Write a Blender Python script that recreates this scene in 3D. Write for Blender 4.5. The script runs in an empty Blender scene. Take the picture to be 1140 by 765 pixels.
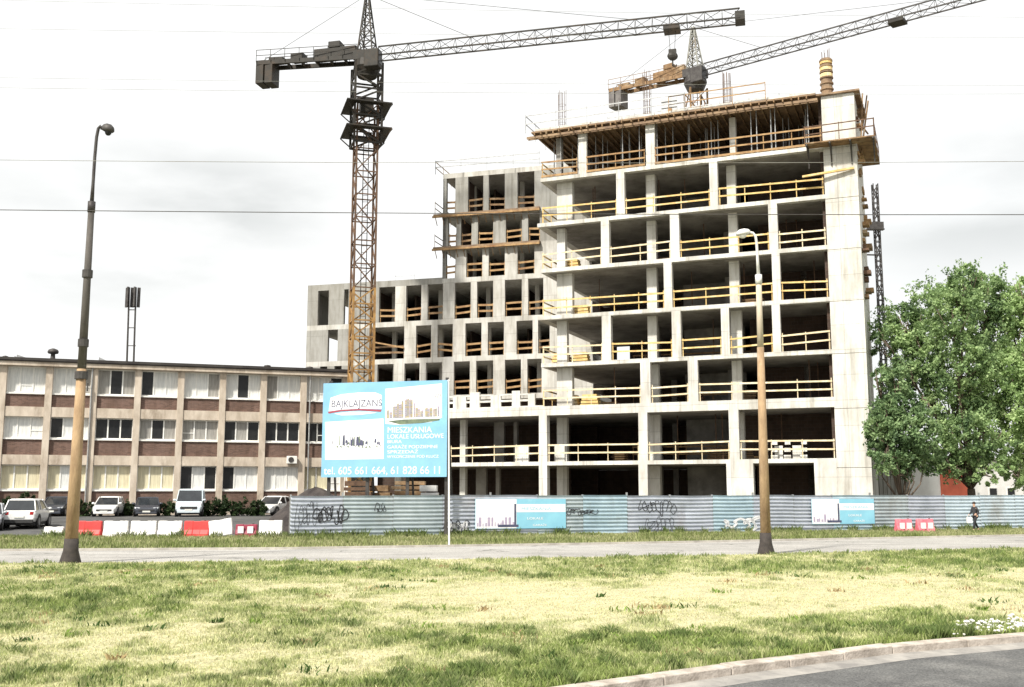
import bpy, math, random
import numpy as np
from mathutils import Vector, Matrix
R = math.radians
rnd = random.Random(7)
scene = bpy.context.scene
COL = scene.collection
# ------------------------------------------------------------------ camera model of the photograph
F = 1173.0; CY = 382.5; HZ = 550.0; CH = 2.1
TH = math.atan((HZ - CY) / F)
def ray(px, py):
    a = (px - 570) / F; b = (CY - py) / F
    return np.array([a, math.cos(TH) - b * math.sin(TH), math.sin(TH) + b * math.cos(TH)])
def onz(px, py, z=0.0):
    d = ray(px, py); t = (z - CH) / d[2]
    return d * t + np.array([0, 0, CH])
def ony(px, py, Y):
    d = ray(px, py); t = Y / d[1]
    return (d[0] * t, Y, CH + d[2] * t)
def hz(px, Y): return np.array([(px - 570) / F * math.cos(TH) * Y, Y])
class Frame:
    """vertical facade plane: s along, n into the building, z up"""
    def __init__(f, p0, p1):
        f.p = np.array(p0, float); d = np.array(p1, float) - f.p
        f.L = float(np.hypot(*d)); f.u = d / f.L; f.n = np.array([-f.u[1], f.u[0]])
        if f.n[1] < 0: f.n = -f.n
        f.ang = math.atan2(f.u[1], f.u[0])
    def P(f, s, n, z):
        q = f.p + f.u * s + f.n * n
        return (float(q[0]), float(q[1]), float(z))
    def at(f, px, py, n=0.0):
        d = ray(px, py); o = f.p + f.n * n
        A = np.array([[d[0], -f.u[0]], [d[1], -f.u[1]]]); t, s = np.linalg.solve(A, o)
        return float(s), float(CH + t * d[2])
# ------------------------------------------------------------------ materials
def newmat(name):
    m = bpy.data.materials.new(name); m.use_nodes = True
    return m, m.node_tree.nodes, m.node_tree.links, m.node_tree.nodes['Principled BSDF']
MATS = {}
def mat(name, c1, c2=None, scale=1.5, rough=0.8, metal=0.0, detail=6, bump=0.0, bscale=None, c3=None, stretch=(1, 1, 1), contrast=(0.35, 0.65), spec=0.3):
    if name in MATS: return MATS[name]
    m, N, L, b = newmat(name)
    b.inputs['Roughness'].default_value = rough; b.inputs['Metallic'].default_value = metal
    b.inputs['Specular IOR Level'].default_value = spec
    tc = N.new('ShaderNodeTexCoord'); mp = N.new('ShaderNodeMapping'); mp.inputs['Scale'].default_value = stretch
    L.new(tc.outputs['Object'], mp.inputs['Vector'])
    if c2 is None: c2 = tuple(min(1, x * 0.8) for x in c1)
    nz = N.new('ShaderNodeTexNoise'); nz.inputs['Scale'].default_value = scale; nz.inputs['Detail'].default_value = detail
    nz.inputs['Roughness'].default_value = 0.65
    L.new(mp.outputs[0], nz.inputs['Vector'])
    r = N.new('ShaderNodeValToRGB'); e = r.color_ramp.elements
    e[0].position = contrast[0]; e[0].color = (*c2, 1); e[1].position = contrast[1]; e[1].color = (*c1, 1)
    L.new(nz.outputs['Fac'], r.inputs['Fac'])
    out = r.outputs['Color']
    if c3 is not None:
        n2 = N.new('ShaderNodeTexNoise'); n2.inputs['Scale'].default_value = scale * 0.31; n2.inputs['Detail'].default_value = 8
        n2.inputs['Roughness'].default_value = 0.75
        L.new(mp.outputs[0], n2.inputs['Vector'])
        r2 = N.new('ShaderNodeValToRGB'); r2.color_ramp.elements[0].position = 0.52; r2.color_ramp.elements[1].position = 0.68
        L.new(n2.outputs['Fac'], r2.inputs['Fac'])
        mx = N.new('ShaderNodeMixRGB'); mx.inputs[2].default_value = (*c3, 1)
        L.new(r2.outputs['Color'], mx.inputs[0]); L.new(out, mx.inputs[1]); out = mx.outputs[0]
    L.new(out, b.inputs['Base Color'])
    if bump > 0:
        n3 = N.new('ShaderNodeTexNoise'); n3.inputs['Scale'].default_value = bscale or scale * 6; n3.inputs['Detail'].default_value = 4
        L.new(mp.outputs[0], n3.inputs['Vector'])
        bp = N.new('ShaderNodeBump'); bp.inputs['Strength'].default_value = bump; bp.inputs['Distance'].default_value = 0.03
        L.new(n3.outputs['Fac'], bp.inputs['Height']); L.new(bp.outputs[0], b.inputs['Normal'])
    MATS[name] = m
    return m
def facade_mat(name, ang, kind, c1, c2, c3, bw=0.25, bh=0.075, lift=1.0):
    """brick or board-marked concrete laid along a facade turned by ang"""
    m, N, L, b = newmat(name)
    b.inputs['Roughness'].default_value = 0.85; b.inputs['Specular IOR Level'].default_value = 0.25
    tc = N.new('ShaderNodeTexCoord')
    dt = N.new('ShaderNodeVectorMath'); dt.operation = 'DOT_PRODUCT'; dt.inputs[1].default_value = (math.cos(ang), math.sin(ang), 0)
    L.new(tc.outputs['Object'], dt.inputs[0])
    sp = N.new('ShaderNodeSeparateXYZ'); L.new(tc.outputs['Object'], sp.inputs[0])
    cb = N.new('ShaderNodeCombineXYZ'); L.new(dt.outputs['Value'], cb.inputs[0]); L.new(sp.outputs[2], cb.inputs[1])
    br = N.new('ShaderNodeTexBrick'); L.new(cb.outputs[0], br.inputs['Vector'])
    br.inputs['Scale'].default_value = 1; br.inputs['Brick Width'].default_value = bw; br.inputs['Row Height'].default_value = bh
    br.inputs['Mortar Size'].default_value = 0.008 if kind == 'brick' else 0.012
    br.inputs['Color1'].default_value = (*c1, 1); br.inputs['Color2'].default_value = (*c2, 1); br.inputs['Mortar'].default_value = (*c3, 1)
    if kind != 'brick': br.offset = 0.0
    nz = N.new('ShaderNodeTexNoise'); nz.inputs['Scale'].default_value = 0.9; nz.inputs['Detail'].default_value = 9; nz.inputs['Roughness'].default_value = 0.7
    mp = N.new('ShaderNodeMapping'); mp.inputs['Scale'].default_value = (1, 1, 0.35)
    L.new(tc.outputs['Object'], mp.inputs[0]); L.new(mp.outputs[0], nz.inputs['Vector'])
    r = N.new('ShaderNodeValToRGB'); r.color_ramp.elements[0].position = 0.36; r.color_ramp.elements[0].color = (0.66, 0.64, 0.6, 1)
    r.color_ramp.elements[1].position = 0.6; r.color_ramp.elements[1].color = (1, 1, 1, 1)
    L.new(nz.outputs['Fac'], r.inputs[0])
    m3 = N.new('ShaderNodeMapping'); m3.inputs['Scale'].default_value = (3.5, 3.5, 0.22); L.new(tc.outputs['Object'], m3.inputs[0])
    n3 = N.new('ShaderNodeTexNoise'); n3.inputs['Scale'].default_value = 1; n3.inputs['Detail'].default_value = 6; L.new(m3.outputs[0], n3.inputs['Vector'])
    r3 = N.new('ShaderNodeValToRGB'); r3.color_ramp.elements[0].position = .3; r3.color_ramp.elements[0].color = (.66, .645, .62, 1); r3.color_ramp.elements[1].position = .48; L.new(n3.outputs['Fac'], r3.inputs[0])
    m4 = N.new('ShaderNodeMixRGB'); m4.blend_type = 'MULTIPLY'; m4.inputs[0].default_value = .8 if kind != 'brick' else .3; L.new(br.outputs['Color'], m4.inputs[1]); L.new(r3.outputs[0], m4.inputs[2])
    mx = N.new('ShaderNodeMixRGB'); mx.blend_type = 'MULTIPLY'; mx.inputs[0].default_value = 0.9
    L.new(m4.outputs[0], mx.inputs[1]); L.new(r.outputs[0], mx.inputs[2]); L.new(mx.outputs[0], b.inputs['Base Color'])
    MATS[name] = m
    return m
def attr_mat(name, attr='Col', rough=0.95, transl=0.0, bump=0.0):
    m, N, L, b = newmat(name)
    a = N.new('ShaderNodeVertexColor'); a.layer_name = attr
    b.inputs['Roughness'].default_value = rough; b.inputs['Specular IOR Level'].default_value = 0.15
    col = a.outputs['Color']
    if bump:
        tc = N.new('ShaderNodeTexCoord'); nz = N.new('ShaderNodeTexNoise'); nz.inputs['Scale'].default_value = 22; nz.inputs['Detail'].default_value = 6
        L.new(tc.outputs['Object'], nz.inputs['Vector'])
        r = N.new('ShaderNodeValToRGB'); r.color_ramp.elements[0].position = 0.3; r.color_ramp.elements[0].color = (0.5, 0.5, 0.5, 1)
        r.color_ramp.elements[1].position = 0.65
        L.new(nz.outputs['Fac'], r.inputs[0])
        mx = N.new('ShaderNodeMixRGB'); mx.blend_type = 'MULTIPLY'; mx.inputs[0].default_value = 1
        L.new(col, mx.inputs[1]); L.new(r.outputs[0], mx.inputs[2]); col = mx.outputs[0]
        bp = N.new('ShaderNodeBump'); bp.inputs['Strength'].default_value = bump; bp.inputs['Distance'].default_value = 0.05
        L.new(nz.outputs['Fac'], bp.inputs['Height']); L.new(bp.outputs[0], b.inputs['Normal'])
    L.new(col, b.inputs['Base Color'])
    if transl:
        t = N.new('ShaderNodeBsdfTranslucent'); L.new(col, t.inputs['Color'])
        ms = N.new('ShaderNodeMixShader'); ms.inputs[0].default_value = transl
        out = N['Material Output']; L.new(b.outputs[0], ms.inputs[1]); L.new(t.outputs[0], ms.inputs[2]); L.new(ms.outputs[0], out.inputs[0])
    MATS[name] = m
    return m
def leaf_mat(name, dark, mid, light):
    m, N, L, b = newmat(name)
    tc = N.new('ShaderNodeTexCoord'); nz = N.new('ShaderNodeTexNoise'); nz.inputs['Scale'].default_value = 0.55; nz.inputs['Detail'].default_value = 5
    L.new(tc.outputs['Object'], nz.inputs['Vector'])
    g = N.new('ShaderNodeNewGeometry')
    ad = N.new('ShaderNodeMath'); ad.operation = 'MULTIPLY_ADD'; ad.inputs[1].default_value = 0.28; L.new(g.outputs['Random Per Island'], ad.inputs[0]); L.new(nz.outputs['Fac'], ad.inputs[2])
    r = N.new('ShaderNodeValToRGB'); r.color_ramp.elements[0].position = 0.45; r.color_ramp.elements[0].color = (*dark, 1)
    r.color_ramp.elements[1].position = 0.86; r.color_ramp.elements[1].color = (*light, 1)
    e = r.color_ramp.elements.new(0.65); e.color = (*mid, 1)
    L.new(ad.outputs[0], r.inputs[0]); L.new(r.outputs[0], b.inputs['Base Color'])
    b.inputs['Roughness'].default_value = 0.6; b.inputs['Specular IOR Level'].default_value = 0.3
    t = N.new('ShaderNodeBsdfTranslucent'); L.new(r.outputs[0], t.inputs['Color'])
    ms = N.new('ShaderNodeMixShader'); ms.inputs[0].default_value = 0.42
    L.new(b.outputs[0], ms.inputs[1]); L.new(t.outputs[0], ms.inputs[2]); L.new(ms.outputs[0], N['Material Output'].inputs[0])
    return m
# ------------------------------------------------------------------ mesh builder
class MB:
    def __init__(s): s.v = []; s.f = []; s.smooth = False
    def quad(s, *p):
        i = len(s.v); s.v += [tuple(map(float, q)) for q in p]; s.f.append(tuple(range(i, i + len(p)))); return s
    def hexa(s, P):  # 8 points: bottom 4 ccw, top 4
        i = len(s.v); s.v += [tuple(map(float, q)) for q in P]
        for q in ((0, 3, 2, 1), (4, 5, 6, 7), (0, 1, 5, 4), (1, 2, 6, 5), (2, 3, 7, 6), (3, 0, 4, 7)): s.f.append(tuple(i + k for k in q))
        return s
    def box(s, x0, x1, y0, y1, z0, z1, rz=0, c=(0, 0)):
        P = []
        for z in (z0, z1):
            for x, y in ((x0, y0), (x1, y0), (x1, y1), (x0, y1)):
                if rz: dx, dy = x - c[0], y - c[1]; x, y = c[0] + dx * math.cos(rz) - dy * math.sin(rz), c[1] + dx * math.sin(rz) + dy * math.cos(rz)
                P.append((x, y, z))
        return s.hexa(P)
    def fbox(s, fr, s0, s1, n0, n1, z0, z1):
        return s.hexa([fr.P(a, b, z) for z in (z0, z1) for a, b in ((s0, n0), (s1, n0), (s1, n1), (s0, n1))])
    def beam(s, p, q, w, h=None, up=(0, 0, 1)):
        h = h or w; p = Vector(p); q = Vector(q); d = (q - p).normalized(); u = Vector(up)
        if abs(d.dot(u)) > 0.97: u = Vector((1, 0, 0))
        a = d.cross(u).normalized() * w / 2; b = a.normalized().cross(d).normalized() * h / 2
        return s.hexa([p - a - b, p + a - b, q + a - b, q - a - b, p - a + b, p + a + b, q + a + b, q - a + b])
    def tube(s, pts, r, n=8, cap=True):
        pts = [Vector(p) for p in pts]; rs = r if isinstance(r, (list, tuple)) else [r] * len(pts)
        i0 = len(s.v); prev = None
        for k, p in enumerate(pts):
            d = (pts[min(k + 1, len(pts) - 1)] - pts[max(k - 1, 0)]).normalized()
            if prev is None:
                a = d.cross(Vector((0, 0, 1)) if abs(d.z) < 0.9 else Vector((1, 0, 0))).normalized()
            else: a = (prev - d * prev.dot(d)).normalized()
            prev = a; b = d.cross(a)
            for j in range(n):
                t = 2 * math.pi * j / n; s.v.append(tuple(p + (a * math.cos(t) + b * math.sin(t)) * rs[k]))
        for k in range(len(pts) - 1):
            for j in range(n):
                A = i0 + k * n + j; B = i0 + k * n + (j + 1) % n; s.f.append((A, B, B + n, A + n))
        if cap:
            s.f.append(tuple(i0 + j for j in range(n - 1, -1, -1))); e = i0 + (len(pts) - 1) * n; s.f.append(tuple(e + j for j in range(n)))
        return s
    def lathe(s, c, prof, n=16):
        return s.tube([(c[0], c[1], c[2] + z) for r, z in prof], [max(r, 1e-3) for r, z in prof], n)
    def blob(s, c, r, n=8, m=6, jit=0.0, rn=rnd):
        i0 = len(s.v); rr = r if isinstance(r, tuple) else (r, r, r)
        for a in range(m + 1):
            ph = math.pi * a / m
            for b in range(n):
                t = 2 * math.pi * b / n; k = 1 + rn.uniform(-jit, jit)
                s.v.append((c[0] + rr[0] * k * math.sin(ph) * math.cos(t), c[1] + rr[1] * k * math.sin(ph) * math.sin(t), c[2] + rr[2] * k * math.cos(ph)))
        for a in range(m):
            for b in range(n):
                A = i0 + a * n + b; B = i0 + a * n + (b + 1) % n; s.f.append((A, A + n, B + n, B))
        return s
    def extr(s, poly, a, b):
        """poly: list of 3d points, extruded by vector from a to b offsets"""
        i = len(s.v); n = len(poly); a = Vector(a); b = Vector(b)
        s.v += [tuple(Vector(p) + a) for p in poly] + [tuple(Vector(p) + b) for p in poly]
        s.f.append(tuple(i + k for k in range(n - 1, -1, -1))); s.f.append(tuple(i + n + k for k in range(n)))
        for k in range(n): s.f.append((i + k, i + (k + 1) % n, i + n + (k + 1) % n, i + n + k))
        return s
    def build(s, name, m, parent=None, smooth=False, bevel=0.0):
        me = bpy.data.meshes.new(name)
        off = wloc(parent) if parent else Vector((0, 0, 0))
        me.from_pydata([(x - off.x, y - off.y, z - off.z) for x, y, z in s.v], [], s.f)
        me.validate(); me.update()
        o = bpy.data.objects.new(name, me); COL.objects.link(o)
        if m: me.materials.append(m)
        if parent: o.parent = parent
        if smooth:
            for p in me.polygons: p.use_smooth = True
        if bevel:
            b = o.modifiers.new('bevel', 'BEVEL'); b.width = bevel; b.segments = 2; b.limit_method = 'ANGLE'
        return o
def wloc(o):
    v = Vector((0, 0, 0))
    while o is not None: v += o.location; o = o.parent
    return v
def tag(o, label=None, cat=None, group=None, kind=None):
    if label: o['label'] = label
    if cat: o['category'] = cat
    if group: o['group'] = group
    if kind: o['kind'] = kind
    return o
def thing(name, loc, label, cat, group=None):
    o = bpy.data.objects.new(name, None); COL.objects.link(o); o.location = loc; o.empty_display_size = 0.3
    return tag(o, label, cat, group)
def text(body, size, fr, s, n, z, m, parent, name='lettering', sx=1.0, bold=0.0):
    cu = bpy.data.curves.new('txt', 'FONT'); cu.body = body; cu.size = size; cu.extrude = 0.002; cu.offset = bold
    cu.align_x = 'LEFT'; cu.align_y = 'BOTTOM_BASELINE'
    t = bpy.data.objects.new('txt', cu); COL.objects.link(t)
    bpy.context.view_layer.update(); dg = bpy.context.evaluated_depsgraph_get()
    me = bpy.data.meshes.new_from_object(t.evaluated_get(dg)); bpy.data.objects.remove(t)
    mb = MB(); off = wloc(parent)
    for v in me.vertices:
        q = fr.P(s + v.co.x * sx, n - v.co.z, z + v.co.y); v.co = Vector(q) - off
    me.materials.clear(); me.materials.append(m)
    o = bpy.data.objects.new(name, me); COL.objects.link(o); o.parent = parent
    return o
# ------------------------------------------------------------------ ground height
def sst(a, b, x):
    t = np.clip((x - a) / (b - a), 0, 1); return t * t * (3 - 2 * t)
def gz(x, y): return float(0.48 * sst(56, 74, y) * sst(-2, -12, x))
# value noise used for ground colouring
def vnoise(x, y, sc, seed):
    x = np.asarray(x, float) * sc + seed * 17.3; y = np.asarray(y, float) * sc + seed * 5.1
    xi = np.floor(x); yi = np.floor(y); fx = x - xi; fy = y - yi; fx = fx * fx * (3 - 2 * fx); fy = fy * fy * (3 - 2 * fy)
    def h(a, b):
        v = np.sin(a * 127.1 + b * 311.7 + seed * 74.7) * 43758.5453; return v - np.floor(v)
    return (h(xi, yi) * (1 - fx) + h(xi + 1, yi) * fx) * (1 - fy) + (h(xi, yi + 1) * (1 - fx) + h(xi + 1, yi + 1) * fx) * fy
def fbm(x, y, sc, seed): return (vnoise(x, y, sc, seed) * 0.5 + vnoise(x, y, sc * 2.1, seed + 1) * 0.3 + vnoise(x, y, sc * 4.3, seed + 2) * 0.2)
# ------------------------------------------------------------------ lines on the ground
kl = [onz(640, 764)[:2], onz(800, 741)[:2], onz(980, 718.5)[:2], onz(1140, 705)[:2]]
d0 = (kl[1] - kl[0]); d0 = d0 / np.hypot(*d0)
kerb = [kl[0] - d0 * 30, kl[0] - d0 * 4] + kl
d1 = kl[3] - kl[2]; d1 = d1 / np.hypot(*d1); d1 = d1 + np.array([0.05, 0.12]); d1 /= np.hypot(*d1)
kerb += [kl[3] + d1 * 3, kl[3] + d1 * 3 + np.array([d1[0] - 0.05, d1[1] + 0.12]) * 22]
kx = np.array([p[0] for p in kerb]); ky = np.array([p[1] for p in kerb])
def kerb_y(x): return np.interp(x, kx, ky)
rn_pts = [onz(-60, 629)[:2], onz(0, 628)[:2], onz(400, 625)[:2], onz(800, 619)[:2], onz(1140, 611)[:2]]
rf_pts = [onz(-60, 614.5)[:2], onz(0, 614)[:2], onz(324, 612)[:2], onz(700, 606)[:2], onz(1140, 597)[:2]]
def ext(ps, n0=60, n1=60):
    a = ps[0] - (ps[1] - ps[0]) / np.hypot(*(ps[1] - ps[0])) * n0; b = ps[-1] + (ps[-1] - ps[-2]) / np.hypot(*(ps[-1] - ps[-2])) * n1
    return [a] + list(ps) + [b]
rn = ext(rn_pts); rf = ext(rf_pts)
rnx = np.array([p[0] for p in rn]); rny = np.array([p[1] for p in rn]); rfx = np.array([p[0] for p in rf]); rfy = np.array([p[1] for p in rf])
def road_n(x): return np.interp(x, rnx, rny)
def road_f(x): return np.interp(x, rfx, rfy)
# dry and green patches read off the photograph: (px, py, rx, ry, weight) weight>0 green
PATCH = [(120, 668, 130, 14, .5), (40, 665, 60, 12, .35), (300, 690, 60, 14, .55), (345, 702, 40, 9, .5), (450, 705, 45, 12, .35), (500, 705, 60, 10, .3), (130, 745, 50, 12, .4), (60, 750, 60, 10, .35),
         (300, 635, 400, 7, .35), (1080, 622, 120, 8, .75), (900, 632, 90, 6, .3), (720, 718, 150, 12, .4), (900, 702, 150, 10, .35), (1000, 695, 120, 10, .5), (600, 752, 110, 10, .4),
         (700, 668, 260, 17, -.65), (820, 655, 220, 14, -.45), (1000, 655, 140, 14, -.45), (560, 660, 80, 18, -.45), (350, 655, 130, 9, -.35), (200, 705, 80, 9, -.3), (430, 745, 130, 14, -.45), (40, 725, 60, 12, -.3), (240, 735, 80, 9, -.2), (1060, 668, 60, 8, -.3)]
PW = []
for px, py, rx, ry, w in PATCH:
    c = onz(px, py); e = onz(px, py - ry); PW.append((c[0], c[1], rx / F * c[1], abs(e[1] - c[1]), w))
def greenness(x, y):
    g = 0.46 + 1.0 * (fbm(x, y, 0.55, 3) - 0.5) + 1.3 * (fbm(x, np.asarray(y) * 0.7, 1.9, 9) - 0.5) + .55 * (fbm(x, y, 6.5, 19) - .5)
    for cx, cy, rx, ry, w in PW: g = g + 0.72 * w * np.exp(-(((x - cx) / rx) ** 2 + ((y - cy) / ry) ** 2) * 0.9)
    edge = (np.asarray(y) - kerb_y(x)); g = g + 0.45 * np.exp(-np.clip(edge, 0, None) / 0.9)
    return np.clip(g, 0, 1)
STRAW = np.array([0.63, 0.59, 0.365]); GREEN = np.array([0.225, 0.285, 0.085]); DGREEN = np.array([0.07, 0.115, 0.035])
def gcol(g):
    g = np.asarray(g)[..., None]; a = np.clip(g * 2, 0, 1); b = np.clip(g * 2 - 1, 0, 1)
    mid = STRAW * 0.5 + GREEN * 0.62
    c = STRAW * (1 - a) + mid * a
    return c * (1 - b) + GREEN * b
def np_mesh(name, V, Fc, m, col=None, nper=4, loc=None, parent=None):
    me = bpy.data.meshes.new(name); nv = len(V); nf = len(Fc)
    me.vertices.add(nv); me.vertices.foreach_set('co', np.asarray(V, np.float32).ravel())
    me.loops.add(nf * nper); me.loops.foreach_set('vertex_index', np.asarray(Fc, np.int32).ravel())
    me.polygons.add(nf); me.polygons.foreach_set('loop_start', np.arange(0, nf * nper, nper, dtype=np.int32))
    me.update(calc_edges=True)
    if col is not None:
        a = me.color_attributes.new('Col', 'FLOAT_COLOR', 'POINT')
        c4 = np.ones((nv, 4), np.float32); c4[:, :3] = col; a.data.foreach_set('color', c4.ravel())
    me.materials.append(m); o = bpy.data.objects.new(name, me); COL.objects.link(o)
    if parent: o.parent = parent
    return o
def grid_idx(nx, ny):
    i = np.arange(nx - 1)[None, :] + np.arange(ny - 1)[:, None] * nx
    return np.stack([i, i + 1, i + nx + 1, i + nx], -1).reshape(-1, 4)
def strip(name, la, lb, za, zb, m, n=60):
    """ribbon between two polylines given as functions x->y"""
    mb = MB()
    for k in range(len(la) - 1):
        mb.quad((*la[k], za), (*la[k + 1], za), (*lb[k + 1], zb), (*lb[k], zb))
    return mb
# --- base terrain sheet
gx = np.concatenate([[-1500, -600, -250, -120], np.arange(-80, 81, 4), [120, 250, 600, 1500]]).astype(float)
gy = np.concatenate([[-200, -60, -20, 0], np.arange(4, 120, 3), [140, 200, 320, 600, 1500]]).astype(float)
X, Y = np.meshgrid(gx, gy); Z = 0.48 * sst(56, 74, Y) * sst(-2, -12, X) - 0.03
Z = np.where(Y < 36, Z - 0.12, Z)
M_soil = mat('soil', (0.20, 0.17, 0.12), (0.11, 0.10, 0.07), 0.6, 0.95, c3=(0.13, 0.16, 0.06))
tag(np_mesh('ground', np.stack([X, Y, Z], -1).reshape(-1, 3), grid_idx(len(gx), len(gy)), M_soil), 'earth of the site and the land beyond', kind='structure')
# --- meadow sheet (fine grid following kerb and road)
M_turf = attr_mat('turf', bump=0.6)
nx, ny = 330, 170
xs = np.linspace(-36, 46, nx); tt = np.linspace(0, 1, ny)
XX = np.tile(xs, (ny, 1)); yn = kerb_y(xs); yf = road_n(xs) + 0.05
YY = yn[None, :] * (1 - tt[:, None]) + yf[None, :] * tt[:, None]
edge = YY - yn[None, :]
ZZ = 0.07 * (fbm(XX, YY, 0.8, 5) - 0.5) * sst(0, 1.5, edge) * sst(0, 1.5, yf[None, :] - YY) + 0.015
def field_z(x, y):
    e = y - kerb_y(x); f = road_n(x) + 0.05 - y
    return 0.07 * (fbm(x, y, 0.8, 5) - 0.5) * sst(0, 1.5, e) * sst(0, 1.5, f) + 0.015
G = greenness(XX, YY); C = gcol(G) * (0.62 + 0.5 * fbm(XX, YY, 5, 21))[..., None]
tag(np_mesh('grass_field', np.stack([XX, YY, ZZ], -1).reshape(-1, 3), grid_idx(nx, ny), M_turf, C.reshape(-1, 3)), 'mown meadow with dry and green patches', kind='structure')
# --- roads
def cracked(m, sc, col, th=.012):
    N, L = m.node_tree.nodes, m.node_tree.links; b = N['Principled BSDF']; src = b.inputs['Base Color'].links[0].from_socket
    tc = N.new('ShaderNodeTexCoord'); nz = N.new('ShaderNodeTexNoise'); nz.inputs['Scale'].default_value = sc * 3; nz.inputs['Detail'].default_value = 8; L.new(tc.outputs['Object'], nz.inputs['Vector'])
    ad = N.new('ShaderNodeVectorMath'); ad.operation = 'MULTIPLY_ADD'; ad.inputs[1].default_value = (.9 / sc, .9 / sc, 0); L.new(nz.outputs['Color'], ad.inputs[0]); L.new(tc.outputs['Object'], ad.inputs[2])
    v = N.new('ShaderNodeTexVoronoi'); v.feature = 'DISTANCE_TO_EDGE'; v.inputs['Scale'].default_value = sc; L.new(ad.outputs[0], v.inputs['Vector'])
    rp = N.new('ShaderNodeValToRGB'); rp.color_ramp.elements[0].position = 0; rp.color_ramp.elements[0].color = (1, 1, 1, 1); rp.color_ramp.elements[1].position = th; rp.color_ramp.elements[1].color = (0, 0, 0, 1); L.new(v.outputs['Distance'], rp.inputs[0])
    n2 = N.new('ShaderNodeTexNoise'); n2.inputs['Scale'].default_value = sc * 1.3; L.new(tc.outputs['Object'], n2.inputs['Vector']); r2 = N.new('ShaderNodeValToRGB'); r2.color_ramp.elements[0].position = .48; r2.color_ramp.elements[1].position = .6; L.new(n2.outputs['Fac'], r2.inputs[0])
    mu = N.new('ShaderNodeMath'); mu.operation = 'MULTIPLY'; L.new(rp.outputs[0], mu.inputs[0]); L.new(r2.outputs[0], mu.inputs[1])
    n4 = N.new('ShaderNodeTexNoise'); n4.inputs['Scale'].default_value = 45; n4.inputs['Detail'].default_value = 3; L.new(tc.outputs['Object'], n4.inputs['Vector']); r4 = N.new('ShaderNodeValToRGB'); r4.color_ramp.elements[0].position = .35; r4.color_ramp.elements[0].color = (.55, .55, .55, 1); r4.color_ramp.elements[1].position = .6; r4.color_ramp.elements[1].color = (1.15, 1.15, 1.15, 1); L.new(n4.outputs['Fac'], r4.inputs[0])
    m4 = N.new('ShaderNodeMixRGB'); m4.blend_type = 'MULTIPLY'; m4.inputs[0].default_value = 1; L.new(src, m4.inputs[1]); L.new(r4.outputs[0], m4.inputs[2])
    mx = N.new('ShaderNodeMixRGB'); mx.inputs[2].default_value = (*col, 1); L.new(mu.outputs[0], mx.inputs[0]); L.new(m4.outputs[0], mx.inputs[1]); L.new(mx.outputs[0], b.inputs['Base Color']); return m
M_asph = cracked(mat('asphalt', (0.155, 0.155, 0.15), (0.085, 0.085, 0.085), 0.9, 0.85, detail=12, bump=0.6, bscale=60, c3=(0.21, 0.205, 0.195)), .45, (.03, .03, .03))
M_kerb = mat('kerb_stone', (0.52, 0.465, 0.41), (0.26, 0.225, 0.19), 3.5, 0.85, bump=0.4, bscale=30, detail=10)
M_gut = mat('gutter_concrete', (0.36, 0.34, 0.31), (0.2, 0.19, 0.18), 2.2, 0.9, bump=0.4, bscale=40, detail=10)
def off(ps, d):
    out = []
    for k, p in enumerate(ps):
        a = ps[max(k - 1, 0)]; b = ps[min(k + 1, len(ps) - 1)]; t = (b - a) / np.hypot(*(b - a)); out.append(p + np.array([t[1], -t[0]]) * d)
    return out
def densify(ps, step):
    out = []
    for a, b in zip(ps[:-1], ps[1:]):
        n = max(1, int(np.hypot(*(b - a)) / step))
        for k in range(n): out.append(a + (b - a) * k / n)
    return out + [ps[-1]]
kd = densify(kerb, 1.0)
k1 = off(kd, 0.22); k2 = off(kd, 0.62)
mb = MB(); jr = random.Random(3)
for k in range(len(kd) - 1):     # kerb stones a metre long with joints
    a, b, c, d = kd[k], kd[k + 1], k1[k + 1], k1[k]; t = (b - a) / np.hypot(*(b - a)) * 0.008
    dz = jr.uniform(-0.008, 0.008); q = jr.uniform(-0.008, 0.008)
    a, b, c, d = a + t, b - t, c - t, d + t
    mb.hexa([(*d, -0.2), (*c, -0.2), (*b, -0.2), (*a, -0.2), (*d, 0.015 + dz), (*c, 0.015 + q), (*b, 0.025 + q), (*a, 0.025 + dz)])
tag(mb.build('kerb', M_kerb, bevel=0.012), 'pale kerb stones edging the near carriageway', kind='structure')
tag(strip('gutter', k1, k2, -0.085, -0.098, M_gut).build('gutter', M_gut), 'concrete gutter strip', kind='structure')
mb = MB()
for k in range(len(k1) - 1): mb.quad((*k1[k], -0.10), (*k1[k + 1], -0.10), (k1[k + 1][0], -30, -0.10), (k1[k][0], -30, -0.10))
tag(mb.build('carriageway', M_asph), 'grey asphalt carriageway in the foreground', kind='structure')
M_road = mat('worn_road', (0.42, 0.405, 0.38), (0.27, 0.26, 0.245), 0.45, 0.9, detail=12, bump=0.2, bscale=30, c3=(0.5, 0.49, 0.46), stretch=(0.5, 1.6, 1)); cracked(M_road, .3, (.10, .10, .09), .02)
ra = densify(rn, 3); rb_ = [np.array([p[0] - 2.2, 0]) for p in ra]
mb = MB()
for k in range(len(ra) - 1):
    xa, xb = ra[k][0], ra[k + 1][0]
    mb.quad((xa, road_n(xa), 0.012), (xb, road_n(xb), 0.012), (xb, road_f(xb), 0.012), (xa, road_f(xa), 0.012))
tag(mb.build('service_road', M_road), 'pale worn road running past the fence', kind='structure')
M_k2 = mat('edge_stone', (0.5, 0.47, 0.42), (0.3, 0.28, 0.25), 1.5, 0.9)
mb = MB()
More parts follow.
